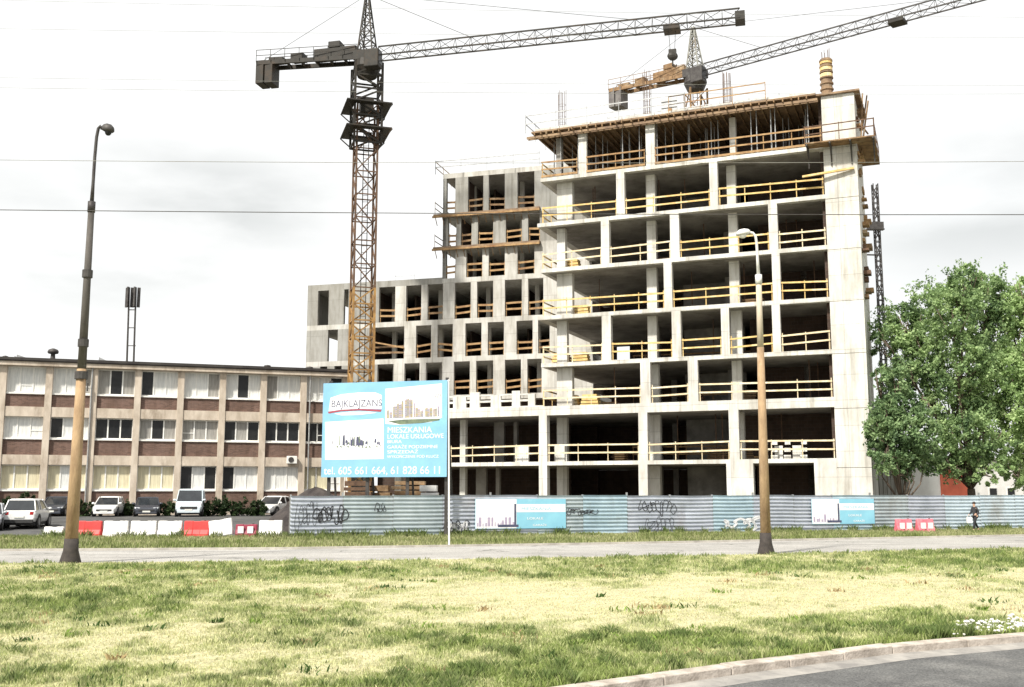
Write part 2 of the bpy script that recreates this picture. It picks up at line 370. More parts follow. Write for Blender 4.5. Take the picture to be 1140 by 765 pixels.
for k in range(len(ra) - 1):
    xa, xb = ra[k][0], ra[k + 1][0]
    mb.hexa([(xa, road_f(xa), -0.1), (xb, road_f(xb), -0.1), (xb, road_f(xb) + .14, -0.1), (xa, road_f(xa) + .14, -0.1), (xa, road_f(xa), 0.09), (xb, road_f(xb), 0.09), (xb, road_f(xb) + .14, 0.09), (xa, road_f(xa) + .14, 0.09)])
tag(mb.build('road_edge', M_k2), 'low edge stones along the far side of the road', kind='structure')
# verge between road and fence / parking
FN = Frame(hz(324, 50.2), hz(1140, 62.5))
def fence_y(x): return FN.p[1] + (x - FN.p[0]) * FN.u[1] / FN.u[0]
nx, ny = 260, 40
xs = np.linspace(-60, 60, nx); XX = np.tile(xs, (ny, 1)); y0 = road_f(xs) + .14; y1 = np.where(xs < -10.6, 51.0 + 0 * xs, fence_y(xs) + 0.5)
tt = np.linspace(0, 1, ny); YY = y0[None, :] * (1 - tt[:, None]) + y1[None, :] * tt[:, None]
G = np.clip(0.62 + 1.2 * (fbm(XX, YY, 0.5, 31) - 0.5) + 0.9 * (fbm(XX, YY * 2, 1.6, 41) - .5), 0, 1); C = gcol(G) * (0.35 + 0.55 * fbm(XX, YY, 4, 8))[..., None]
tag(np_mesh('verge', np.stack([XX, YY, 0 * XX + 0.02], -1).reshape(-1, 3), grid_idx(nx, ny), M_turf, C.reshape(-1, 3)), 'rough grass verge between road and fence', kind='structure')
# car park
M_park = mat('park_asphalt', (0.10, 0.10, 0.10), (0.05, 0.05, 0.05), 0.5, 0.9, detail=10, c3=(0.14, 0.135, 0.12))
xs = np.linspace(-90, -10.9, 24); ys = np.linspace(50.9, 90, 22); XX, YY = np.meshgrid(xs, ys)
ZZ = 0.48 * sst(56, 74, YY) * sst(-2, -12, XX) + 0.03
tag(np_mesh('car_park', np.stack([XX, YY, ZZ], -1).reshape(-1, 3), grid_idx(24, 22), M_park), 'dark asphalt car park before the brick building', kind='structure')
# ------------------------------------------------------------------ grass blades
M_blade = attr_mat('grass_blades', rough=0.7, transl=0.3)
def blades(name, x, y, z, h, w, col, label, seed, lean=0.5):
    r = np.random.default_rng(seed); n = len(x)
    a = r.uniform(0, 2 * np.pi, n); dx = np.cos(a) * w / 2; dy = np.sin(a) * w / 2
    b = r.uniform(0, 2 * np.pi, n); l = h * r.uniform(0.1, lean, n) ; lx = np.cos(b) * l; ly = np.sin(b) * l
    V = np.zeros((n, 4, 3)); V[:, 0] = np.stack([x - dx, y - dy, z - 0.01], -1); V[:, 1] = np.stack([x + dx, y + dy, z - 0.01], -1)
    V[:, 2] = np.stack([x + dx * .7 + lx * .4, y + dy * .7 + ly * .4, z + h * .6], -1); V[:, 3] = np.stack([x + lx, y + ly, z + h], -1)
    i = np.arange(n)[:, None] * 4
    T = np.concatenate([i + [0, 1, 2], i + [0, 2, 3]], 1).reshape(-1, 3)
    c = np.repeat(col[:, None, :], 4, 1).reshape(-1, 3)
    o = np_mesh(name, V.reshape(-1, 3), T, M_blade, c, 3); tag(o, label, kind='stuff', cat='grass'); return o
rg = np.random.default_rng(11)
X0 = []; Y0 = []
for ya, yb, dens in ((8, 13, 2400), (13, 17, 1700), (17, 22, 950), (22, 28, 520), (28, 43, 300)):
    xa = -(yb * 0.52 + 2.5); xb = yb * 0.52 + 2.5; n = int((xb - xa) * (yb - ya) * dens)
    x = rg.uniform(xa, xb, n); y = rg.uniform(ya, yb, n); k = (y > kerb_y(x) + 0.01) & (y < road_n(x) + 0.1); X0.append(x[k]); Y0.append(y[k])
x = np.concatenate(X0); y = np.concatenate(Y0)
g = greenness(x, y); tuft = fbm(x, y, 3.2, 77)
keep = rg.uniform(0, 1, len(x)) < np.clip(0.35 + 0.7 * g + 0.5 * (tuft - .4), 0.2, 1); x, y, g, tuft = x[keep], y[keep], g[keep], tuft[keep]
h = (0.018 + 0.032 * g + 0.05 * g * np.clip(tuft - .45, 0, 1) * 4) * rg.uniform(0.6, 1.4, len(x)) * (1 + 0.02 * (y - 11)); 
h *= 1 + 0.5 * np.exp(-(y - kerb_y(x)) / 0.35)
gg = np.clip(g + rg.normal(0, 0.22, len(x)), 0, 1); c = gcol(gg) * rg.uniform(0.65, 1.35, len(x))[:, None]
dk = np.clip((tuft - 0.52) * 4 * (g + .1), 0, 0.7)[:, None]; c = c * (1 - dk) + DGREEN * dk * rg.uniform(0.7, 1.5, len(x))[:, None]
blades('meadow_grass', x, y, field_z(x, y), h, 0.0045 + 0.0006 * y, c, 'mown grass, part green and part dried pale, on the meadow', 5, 0.8)
nw = 420; wx = rg.uniform(-16, 18, nw); wy = rg.uniform(10, 31, nw); kk = (wy > kerb_y(wx) + .1) & (wy < road_n(wx)) & (rg.uniform(0, 1, nw) < .25 + greenness(wx, wy)); wx, wy = wx[kk], wy[kk]; m_ = 26
wr = rg.uniform(.05, .22, len(wx)); x = (wx[:, None] + rg.normal(size=(len(wx), m_)) * wr[:, None]).ravel(); y = (wy[:, None] + rg.normal(size=(len(wx), m_)) * wr[:, None]).ravel()
pick = np.repeat(rg.integers(0, 3, len(wx)), m_); ctab = np.array([[.06, .11, .03], [.16, .24, .05], [.34, .26, .14]]); k = y > kerb_y(x) + .02; x, y, pick = x[k], y[k], pick[k]
blades('meadow_weeds', x, y, field_z(x, y), rg.uniform(.03, .11, len(x)), .02 + 0.0007 * y, ctab[pick] * rg.uniform(.6, 1.5, len(x))[:, None], 'broad leaved weeds and dead clumps dotted through the meadow grass', 15, 1.3)
n = 90000
x = rg.uniform(-32, 42, n); t = rg.uniform(0, 1, n); yf_ = np.where(x < -10.6, 50.9, fence_y(x) - 0.06)
t = np.where(rg.uniform(0, 1, n) < 0.3, 1 - t ** 3 * 0.25, t)
y = (road_f(x) + .2) * (1 - t) + yf_ * t; g = np.clip(0.6 + 1.2 * (fbm(x, y, 0.5, 31) - 0.5) + 0.9 * (fbm(x, y * 2, 1.6, 41) - .5), 0, 1)
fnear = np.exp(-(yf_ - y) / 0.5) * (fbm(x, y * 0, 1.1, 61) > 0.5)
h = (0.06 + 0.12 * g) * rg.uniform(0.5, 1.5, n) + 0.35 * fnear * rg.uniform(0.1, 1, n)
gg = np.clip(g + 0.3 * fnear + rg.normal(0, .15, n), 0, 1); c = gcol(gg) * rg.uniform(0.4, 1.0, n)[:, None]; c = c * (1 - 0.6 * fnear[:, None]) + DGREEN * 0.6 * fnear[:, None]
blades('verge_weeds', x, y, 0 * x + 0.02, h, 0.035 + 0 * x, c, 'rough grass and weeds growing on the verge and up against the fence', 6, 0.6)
# white blossom and pebbles on the kerb at the right
M_peb = mat('pebble', (0.75, 0.74, 0.70), (0.5, 0.49, 0.46), 20, 0.8)
mb = MB(); rp = random.Random(4)
for k in range(260):
    px = rp.uniform(1062, 1200); py = 707 - (px - 1062) * 0.06 + rp.gauss(-3, 4.5)
    if px < 1075: py -= 2
    q = onz(px, min(py, 711 - (px - 1062) * 0.03)); rr = rp.uniform(0.012, 0.045)
    if q[1] < kerb_y(q[0]) + .03: q[1] = kerb_y(q[0]) + rp.uniform(.02, .3)
    mb.blob((q[0], q[1], 0.03 + rr * .5 + rp.uniform(0, 0.05)), (rr, rr * rp.uniform(.6, 1), rr * .6), 6, 4, 0.2)
tag(mb.build('pebbles', M_peb), 'scatter of white pebbles and litter in the grass by the kerb', 'pebbles', kind='stuff')
# ------------------------------------------------------------------ CONCRETE TOWER BLOCK
KS = 1.06
T = Frame(hz(603, 67.8 * KS), hz(933, 61 * KS))
up = lambda z: CH + (z - CH) * KS if z > 1 else z
M_con = facade_mat('tower_concrete', T.ang, 'board', (0.68, 0.67, 0.635), (0.60, 0.59, 0.56), (0.37, 0.36, 0.34), 2.4, 1.56)
M_soff = mat('shaded_concrete', (0.36, 0.345, 0.32), (0.17, 0.16, 0.15), 0.5, 0.9, detail=9, c3=(0.12, 0.11, 0.10))  # concrete darkened: shade inside the open floors is put into the colour
M_floor_dark = mat('shaded_floor', (0.17, 0.15, 0.13), (0.09, 0.08, 0.07), 0.8, 0.95, detail=9, c3=(0.07, 0.05, 0.04))  # dark floor sheet added to cut bounced light; interior shade in the colour
M_block = facade_mat('shaded_block', T.ang, 'brick', (0.085, 0.055, 0.042), (0.06, 0.04, 0.032), (0.09, 0.08, 0.07), 0.4, 0.24)  # near-black brown block, the darkness of the interiors put into its colour
M_yel = mat('yellow_board', (0.70, 0.52, 0.22), (0.52, 0.34, 0.13), 3, 0.8, c3=(0.76, 0.68, 0.46))
M_cream = mat('cream_board', (0.74, 0.64, 0.44), (0.56, 0.44, 0.27), 3, 0.75, c3=(0.8, 0.76, 0.66))
M_org = mat('raw_timber', (0.44, 0.29, 0.14), (0.24, 0.14, 0.07), 2.5, 0.8, c3=(0.2, 0.09, 0.04))
M_brown = mat('weathered_timber', (0.30, 0.19, 0.10), (0.13, 0.08, 0.045), 2.5, 0.85, c3=(0.38, 0.3, 0.2))
M_ply = mat('formwork_ply', (0.32, 0.22, 0.13), (0.17, 0.11, 0.07), 1.5, 0.7, c3=(0.12, 0.08, 0.06))
M_galv = mat('galvanised', (0.42, 0.43, 0.43), (0.28, 0.28, 0.28), 4, 0.5, 0.5)
M_steel = mat('dark_steel', (0.09, 0.085, 0.08), (0.045, 0.04, 0.04), 3, 0.6, 0.3)
M_rust = mat('rusty_steel', (0.18, 0.11, 0.07), (0.09, 0.055, 0.04), 5, 0.85, 0.2)
tw = thing('unfinished_tower_block', T.P(8, 0, 0), 'tall bare concrete apartment block under construction, wide open floors with yellow guard boards', 'building')
LV = [up(q) for q in (3.9, 7.1, 10.22, 13.33, 16.46, 19.55, 22.62, 25.75)]   # undersides of slabs
THK = [0.26, 0.62, 0.27, 0.27, 0.27, 0.27, 0.27]
sPL = T.at(933, 550)[0]; sPR = T.at(972, 550)[0]; sPod = T.at(384, 545)[0]
DEEP = 15.0
s00 = 0.0
for k, (z, t) in enumerate(zip(LV[:-1], THK)):
    s0 = sPod if k < 2 else s00 - (0.25 if k in (5, 3) else 0)
    MB().fbox(T, s0, sPL - 0.002, 0, DEEP, z, z + t).build('floor_slab', M_con if k == 1 else M_con, tw)
# soffit sheets, patched and darkened to put the shade under slabs into colour
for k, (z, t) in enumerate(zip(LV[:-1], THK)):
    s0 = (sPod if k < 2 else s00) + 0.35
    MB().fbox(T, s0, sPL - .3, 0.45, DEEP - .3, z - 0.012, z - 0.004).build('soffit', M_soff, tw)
    if k < 7: MB().fbox(T, s0 + .1, sPL - .3, 0.5, DEEP - .4, z + t + .003, z + t + .012).build('floor_shade_sheet', M_floor_dark, tw)
tops = [0.0] + [z + t for z, t in zip(LV[:-1], THK)]          # floor levels
FY = {1: 536, 2: 492, 3: 425, 4: 370, 5: 315, 6: 260, 7: 208, 8: 150}   # middle row of each floor in the photo
FRONT = {8: [(643, 652), (718, 728)], 7: [(686, 695), (790, 799)], 6: [(669, 678), (746, 756), (856, 866)], 5: [(739, 748), (860, 869)],
         4: [(670, 680), (748, 758), (803, 812), (860, 869)], 3: [(713, 724), (766, 777)], 2: [(600, 609), (711, 721), (812, 823)], 1: [(600, 609), (711, 721), (809, 839), (907, 931)]}
INNER = {8: [(812, 819, 1.2)], 7: [(620, 637, .8), (719, 729, 1.2), (809, 819, 1.2)], 6: [(620, 629, .9), (720, 730, 1.2), (811, 821, 1.2)], 5: [(620, 637, .8), (720, 731, 1.2), (812, 823, 1.2)],
         4: [(620, 631, .9), (721, 731, 1.2), (814, 826, 1.2)], 3: [(620, 637, .8), (724, 733, 1.2), (815, 826, 1.2)], 2: [(620, 631, 2.2), (723, 735, 2.2), (823, 829, 2.2)], 1: [(620, 631, 2.2), (723, 735, 2.2)]}
gaps = {}
for fl in range(1, 9):
    zb = tops[fl - 1]; zt = LV[fl - 1]; y = FY[fl]; fr = []
    for a, b in FRONT[fl]:
        sa, sb = T.at(a, y)[0], T.at(b, y)[0]
        if fl == 1 and a > 900: sb = sPL - .01
        MB().fbox(T, sa, sb, 0.0 if fl < 8 else 0.15, 0.42 if fl > 2 else 0.55, zb, zt).build('pier', M_con, tw); fr.append((sa, sb))
    gaps[fl] = fr
    for a, b, n in INNER[fl]:
        sa, sb = T.at(a, y, n)[0], T.at(b, y, n)[0]
        MB().fbox(T, sa, sb, n, n + 0.45, zb, zt - 0.014).build('column', M_con, tw)
    for sx in (1.2, 6.4, 11.6, 16.8):         # deeper rows of columns
        for nn in (6.2, 11.2):
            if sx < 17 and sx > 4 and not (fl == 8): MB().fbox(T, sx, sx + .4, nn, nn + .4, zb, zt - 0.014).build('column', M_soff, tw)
    # rear masonry and stair core
    s0 = 2.2 if fl == 4 else (.6 if fl > 2 else sPod)
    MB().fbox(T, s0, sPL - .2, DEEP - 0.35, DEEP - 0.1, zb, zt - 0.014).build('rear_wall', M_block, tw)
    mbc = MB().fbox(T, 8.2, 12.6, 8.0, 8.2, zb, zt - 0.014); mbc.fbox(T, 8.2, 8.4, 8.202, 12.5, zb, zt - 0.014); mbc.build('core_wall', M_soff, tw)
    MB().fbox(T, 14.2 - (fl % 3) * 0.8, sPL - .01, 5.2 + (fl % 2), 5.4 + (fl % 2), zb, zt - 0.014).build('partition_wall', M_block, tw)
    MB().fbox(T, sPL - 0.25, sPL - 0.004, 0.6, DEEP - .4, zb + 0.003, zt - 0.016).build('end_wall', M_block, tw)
# podium part running left behind the billboard
for a, b in ((384, 390), (440, 447), (512, 518)):
    for fl in (1, 2):
        n = 1.6; sa, sb = T.at(a, 500, n)[0], T.at(b, 500, n)[0]
        MB().fbox(T, sa, sb, n, n + .4, tops[fl - 1], LV[fl - 1] - .014).build('column', M_con, tw)
for fl in (1, 2):
    MB().fbox(T, sPod + .3, -1.0, 9.0, 9.2, tops[fl - 1], LV[fl - 1] - .014).build('partition_wall', M_block, tw)
for a, b in ((530, 541), (552, 556)):
    sa, sb = T.at(a, 500, 4)[0], T.at(b, 500, 4)[0]
    MB().fbox(T, sa, sb, 4, 4.3, 0, LV[0] - .014).build('column', M_soff, tw); MB().fbox(T, sa + 1, sb + 1, 5, 5.3, tops[1], LV[1] - .014).build('column', M_soff, tw)
# block parapet with square holes on the podium slab, left of the tower
zp = tops[2]; sa = T.at(490, 450)[0]; s = sa; hole = [0.35, .3, .85, .85, .6, .75]; solid = [.55, 1.0, .75, .75, .6, .5]; k = 0
mb = MB(); mb.fbox(T, sa - .3, 0.05, .25, .45, zp, zp + .10)
while s < 0:
    w = solid[k % 6]; e = min(s + w, .05); mb.fbox(T, s, e, .25, .45, zp + .10, zp + .92 + (.0 if k % 2 else .25)); s = e + hole[k % 6]
    if s < 0: mb.fbox(T, e, min(s, .05), .25, .45, zp + .42, zp + .56); mb.fbox(T, e, min(s, .05), .25, .45, zp + .86, zp + .95)
    k += 1
mb.build('block_parapet', M_con, tw)
for sx, w in ((-2.3, 1.0), (0.6, .75), (15.4, .5), (16.5, .55)):
    MB().fbox(T, sx, sx + w, .9, 1.1, tops[1] + .02, tops[1] + 1.15 - (0.3 if sx > 15 else 0)).build('board_panel', M_con, tw)
for sx in (14.6, 15.2, 16.0, 17.0):
    mb = MB()
    for q in (0, .45, .9): mb.fbox(T, sx + (q * .1), sx + .42, .55, .75, tops[1] + q, tops[1] + q + .25)
    mb.build('block_stack', M_con, tw)
# guard boards: one per bay between front piers
rr = random.Random(21)
def guard(fr, s0, s1, n, zf, m, parent, h=1.08, post=1.9, h2=.55, thick=.105, name='guard_rail', toe=False):
    mb = MB(); dz = rr.uniform(-.1, .1); dz2 = rr.uniform(-.1, .1)
    if m is M_yel: m = rr.choice([M_yel, M_yel, M_yel, M_cream])
    a, b = fr.P(s0 + .02, n, zf + h + dz), fr.P(s1 - .02, n, zf + h + dz2); mb.beam(a, b, .035, thick)
    a, b = fr.P(s0 + .02, n, zf + h2 + dz * 1.2), fr.P(s1 - .02, n, zf + h2 + dz2 * .7); mb.beam(a, b, .035, thick)
    if toe: mb.beam(fr.P(s0 + .02, n, zf + .1), fr.P(s1 - .02, n, zf + .1), .035, .15)
    k = max(1, round((s1 - s0) / post))
    for i in range(k + 1):
        s = s0 + .08 + (s1 - s0 - .16) * i / k; mb.beam(fr.P(s, n + .05, zf), fr.P(s, n + .05, zf + h + .12), .05, .05)
    return mb.build(name, m, parent)
for fl in range(2, 9):
    zf = tops[fl - 1]; edges = [0.05] + [v for p in gaps[fl] for v in p] + [sPL - .05]
    if fl == 2: edges[0] = 0.05; edges = [T.at(500, 500)[0], gaps[2][0][0]] + edges[2:]
    for i in range(0, len(edges) - 1, 2):
        if edges[i + 1] - edges[i] < .5: continue
        guard(T, edges[i], edges[i + 1], .12 if fl < 8 else -.02, zf, M_org if fl == 8 else (M_yel if fl > 3 else M_cream), tw, toe=(fl == 8))
    if fl > 2:   # return rail on the left flank
        FL = Frame(T.P(.1, .2, 0)[:2], T.P(.1, 12, 0)[:2]); guard(FL, 0.0, 9, 0, zf, M_yel, tw)
# stacks of yellow shuttering near the left corner on several floors
for fl, sx in ((3, .8), (4, 1.6), (4, .2), (5, 1.7), (6, 1.0), (3, 2.3)):
    mb = MB(); zf = tops[fl - 1]
    for q in range(4): mb.fbox(T, sx + q * .05, sx + 1.3 - q * .04, 1.5, 2.2, zf + .03 + q * .22, zf + .2 + q * .22)
    mb.build('shuttering_stack', M_yel, tw)
rc = random.Random(77)
for fl in range(2, 8):
    zf = tops[fl - 1] + .02
    guard(T, 4.5, sPL - 1, 6.0 + .3 * fl, zf, M_org, tw, name='inner_guard_rail')
    for q in range(5):
        sx = rc.uniform(1.5, sPL - 2.5); nn = rc.uniform(2, 5.5); w = rc.uniform(.6, 1.6); mb = MB(); h = rc.randint(2, 6)
        for j in range(h): dx = rc.uniform(-.08, .08); mb.fbox(T, sx + dx, sx + w + dx, nn, nn + .8, zf + j * .16, zf + j * .16 + .11)
        mb.build('board_stack', rc.choice([M_brown, M_org, M_ply, M_rust]), tw)
    for q in range(4):
        sx = rc.uniform(2, sPL - 1); nn = rc.uniform(1.8, 5); MB().tube([T.P(sx, nn, zf), T.P(sx, nn, LV[fl - 1] - .014)], .035, 6).build('prop', M_rust, tw)
# top floor props and formwork deck
rr = random.Random(5)
for k in range(46):
    s = rr.uniform(.3, sPL - .4); n = rr.choice([.5, 1.4, 2.6, 4.5]); z0 = tops[7]; z1 = LV[7] - .02
    mb = MB().tube([T.P(s, n, z0), T.P(s, n, z0 + 1.6)], .04, 6); mb.tube([T.P(s, n, z0 + 1.6), T.P(s, n, z1)], .03, 6); mb.build('prop', M_galv, tw)
for sx, n in ((.9, .8), (2.0, 4)): MB().fbox(T, sx, sx + .4, n, n + .4, tops[7], LV[7]).build('column', M_soff, tw)
zr = LV[7]
MB().fbox(T, -.55, sPL - .3, -.35, 13.5, zr + .2, zr + .32).build('formwork_deck', M_ply, tw)
MB().fbox(T, -.35, sPL - .35, -.1, 13.3, zr + .322, zr + .56).build('roof_slab', M_con, tw)
for k in range(38):
    s = -.4 + k * (sPL / 38) + rr.uniform(-.1, .1); e = rr.uniform(.35, .7)
    MB().fbox(T, s, s + .08, -e, 9, zr, zr + .198).build('formwork_beam', M_brown, tw)
for n in (-.3, -.02): MB().beam(T.P(-.9, n, zr - .1), T.P(sPL - .2, n, zr - .1), .09, .16).build('edge_waler', M_ply, tw)
def rails(fr, s0, s1, n, z0, hs, m, parent, r=.03, post=2.2, name='roof_rail'):
    mb = MB()
    for h in hs: mb.beam(fr.P(s0, n, z0 + h), fr.P(s1, n, z0 + h + rr.uniform(-.08, .08)), r, r * 2.4)
    k = max(1, round((s1 - s0) / post))
    for i in range(k + 1):
        s = s0 + (s1 - s0) * i / k; mb.beam(fr.P(s, n, z0 - .1), fr.P(s, n, z0 + hs[-1] + .1), r * 1.3, r * 1.3)
    return mb.build(name, m, parent)
rails(T, -.9, 10.5, -.55, zr + .3, (.55, 1.15), M_galv, tw); rails(T, 9.4, 15.8, -.5, zr + .35, (.5, 1.05), M_org, tw); rails(T, 4, 16.2, 3.2, zr + .6, (.6, 1.3), M_galv, tw)
FL = Frame(T.P(-.9, -.5, 0)[:2], T.P(-.9, 10, 0)[:2]); rails(FL, 0, 10, 0, zr + .3, (.55, 1.15), M_galv, tw)
for px, y0, y1, n in ((626, 98, 150, 1.0), (721, 78, 135, 1.2), (810, 78, 120, 1.2), (744, 60, 110, 9)):
    if px == 744: continue
    mb = MB(); sa = T.at(px, y1, n)[0]; zt = T.at(px, y0, n)[1]
    for i in range(10):
        t = i / 10 * 2 * math.pi; a, b = sa + .28 * math.cos(t), n + .25 * math.sin(t)
        mb.tube([T.P(a, b, zr + .5), T.P(a + rr.uniform(-.04, .04), b, zt - rr.uniform(0, .5))], .016, 4)
    for q in range(5):
        z = zr + .7 + q * .45; mb.tube([T.P(sa + .28 * math.cos(j * math.pi / 4), n + .25 * math.sin(j * math.pi / 4), z) for j in range(9)], .01, 4, False)
    mb.build('rebar_bundle', M_rust, tw)
# panels and crates standing on the roof around the second crane
sa = T.at(745, 120, 2)[0]
mb = MB().fbox(T, sa - .55, sa + .55, 2, 2.1, zr + .6, zr + 2.3)
for q in range(4): mb.fbox(T, sa - .58, sa + .58, 1.94, 1.998, zr + .7 + q * .45, zr + .78 + q * .45)
mb.build('wall_form_panel', M_galv, tw)
mb = MB()
for q in range(5): mb.fbox(T, sa - .6 + q * .35, sa - .35 + q * .35, 1.2, 1.4, zr + .57, zr + .8 + (q * 7 % 3) * .22)
mb.build('timber_pile', M_org, tw)
sb = T.at(772, 115, 3)[0]; mb = MB()
for q in range(3): mb.fbox(T, sb - .9 + q * .1, sb + 1 - q * .2, 3, 3.6, zr + .57 + q * .35, zr + .85 + q * .35)
for q in range(9): mb.tube([T.P(sb - .9 + q * .24, 2.9, zr + .57), T.P(sb - .9 + q * .24, 2.9, zr + 1.2 + (q * 5 % 4) * .25)], .025, 4)
mb.build('timber_pile', M_org, tw)
# right pier with lift joints, flank wall and climbing formwork
zs = [-.2] + [up(q) for q in (3.6, 7.0, 10.2, 13.3, 16.4, 19.5, 22.6, 25.9)]; ztp = zs[-1]
for a, b in zip(zs[:-1], zs[1:]):
    MB().fbox(T, sPL, sPR, -.05, 6.0, a, b - .03).build('pier', M_con, tw, bevel=.015)
    MB().fbox(T, sPL + .03, sPR - .03, -.02, 5.97, b - .03, b).build('lift_joint', M_soff, tw)
pf = MB(); zb = T.at(930, 163)[1]
pf.fbox(T, sPL - 1.0, sPR + 1.15, -1.15, -.06, zb, zb + .08)
pf.fbox(T, sPR + .03, sPR + 1.15, -.058, 5, zb, zb + .08)
pf.build('working_platform', M_brown, tw)
for s in (sPL - .9, sPL + .5, sPR - .3, sPR + 1.05):
    mb = MB().beam(T.P(s, -.06, zb - .9), T.P(s, -1.1, zb - .04), .07, .07); mb.beam(T.P(s, -.1, zb - .05), T.P(s, -1.15, zb - .05), .09, .1); mb.beam(T.P(s, -.1, zb - 1.3), T.P(s, -.1, zb + .0), .06, .06)
    mb.build('platform_bracket', M_steel, tw)
rails(T, sPL - 1.0, sPR + 1.15, -1.12, zb + .1, (.5, 1.0), M_rust, tw, name='platform_rail')
FP = Frame(T.P(sPR + 1.12, -1.1, 0)[:2], T.P(sPR + 1.12, 5, 0)[:2]); rails(FP, 0, 6, 0, zb + .1, (.5, 1.0), M_rust, tw, name='platform_rail')
MB().beam(T.P(sPL - 1.3, -.5, zb - 1.9), T.P(sPR - .2, -.2, zb - 1.6), .16, .12).build('timber_beam', M_yel, tw)
MB().fbox(T, sPL - .3, sPR + .35, -.25, 5.5, ztp, ztp + .12).build('formwork_deck', M_ply, tw)
for k in range(34):
    z = 14.2 + k * .4 + rr.uniform(-.2, .2); e = rr.uniform(.1, .5); n = rr.uniform(.2, 5)
    MB().fbox(T, sPR + .004, sPR + e, n, n + rr.uniform(.3, 1.2), z, z + rr.uniform(.08, .3)).build('form_bracket', rr.choice([M_brown, M_rust, M_org]), tw)
mb = MB()
for k in range(8): mb.beam(T.P(sPR + rr.uniform(.2, .5), rr.uniform(.3, 4), ztp - .9 + rr.uniform(-3, 1)), T.P(sPR + rr.uniform(.2, .8), rr.uniform(.3, 4), ztp + .4 + rr.uniform(-3, .5)), .08, .08)
mb.build('loose_timber', M_brown, tw)
sc, zc0 = T.at(921, 108, .9); zc1 = T.at(921, 66, .9)[1]
mb = MB().tube([T.P(sc, .9, ztp + .12), T.P(sc, .9, zc1)], .36, 14); 
for q in range(7): z = ztp + .3 + q * (zc1 - ztp - .4) / 6.2; mb.tube([T.P(sc, .9, z), T.P(sc, .9, z + .09)], .43, 14)
cf = mb.build('column_formwork', M_ply, tw)
mb = MB()
for q in range(3): mb.tube([T.P(sc, .9, zc1 - .35 - q * .45), T.P(sc, .9, zc1 - .12 - q * .45)], .40, 14)
mb.build('band', M_yel, cf)
mb = MB()
for i in range(7): t = i / 7 * 6.28; mb.tube([T.P(sc + .25 * math.cos(t), .9 + .25 * math.sin(t), zc1 - .2), T.P(sc + .25 * math.cos(t), .9 + .25 * math.sin(t), zc1 + rr.uniform(.5, .9))], .015, 4)
mb.build('rebar_bundle', M_rust, tw)
# ------------------------------------------------------------------ CONCRETE WING (set back on the left)
W = Frame(hz(414, 88), hz(602, 84))
M_wcon = facade_mat('wing_concrete', W.ang, 'board', (0.58, 0.57, 0.535), (0.50, 0.49, 0.46), (0.33, 0.31, 0.29), 2.6, 1.5)
M_grey = facade_mat('wing_unlit_grey', W.ang, 'board', (0.36, 0.355, 0.33), (0.32, 0.315, 0.295), (0.24, 0.235, 0.22), 3.0, 3.1)  # greyer concrete, the unlit look of left and upper parts in its colour
wg = thing('unfinished_wing', W.P(0, 0, 0), 'lower bare concrete wing left of the tower, with closely spaced upright openings', 'building')
wl = W.at(340, 420)[0]; wu = W.at(493, 250)[0]; wr = W.at(660, 400)[0]
WLV = [3.9, 7.1, 10.22, 13.38, 16.45]; ROOFZ = 20.0
zl = [W.at(500, 440)[1], W.at(508, 397)[1], W.at(508, 355)[1], W.at(508, 309.5)[1], W.at(550, 272)[1], W.at(550, 235)[1], W.at(550, 189)[1]]
# slab bands (top surface = floor of the row above)
band = .42
rows = [   # (floor z, ceiling z, y mid, s0, windows px)
    (zl[0], zl[1] - band, 420, [(356, 364), (372, 380), (420, 438), (450, 467), (474, 492), (505, 523), (530, 549), (562, 580), (587, 603)]),
    (zl[1], zl[2] - band, 377, [(365, 376), (414, 450), (463, 480), (487, 504), (518, 536), (543, 561), (575, 593), (599, 612)]),
    (zl[2], zl[3] - band, 335, [(354, 366), (383, 388), (422, 440), (452, 469), (476, 493), (506, 524), (531, 549), (562, 581), (588, 605)]),
    (zl[3], zl[4] - band * .7, 291, [(496, 507), (519, 537), (544, 562), (576, 595)]),
    (zl[4], zl[5] - band * .7, 254, [(499, 508), (513, 525), (532, 549), (563, 581), (588, 601)]),
    (zl[5], zl[6] - band, 212, [(495, 507), (521, 538), (544, 562), (576, 595)])]
ri = 0
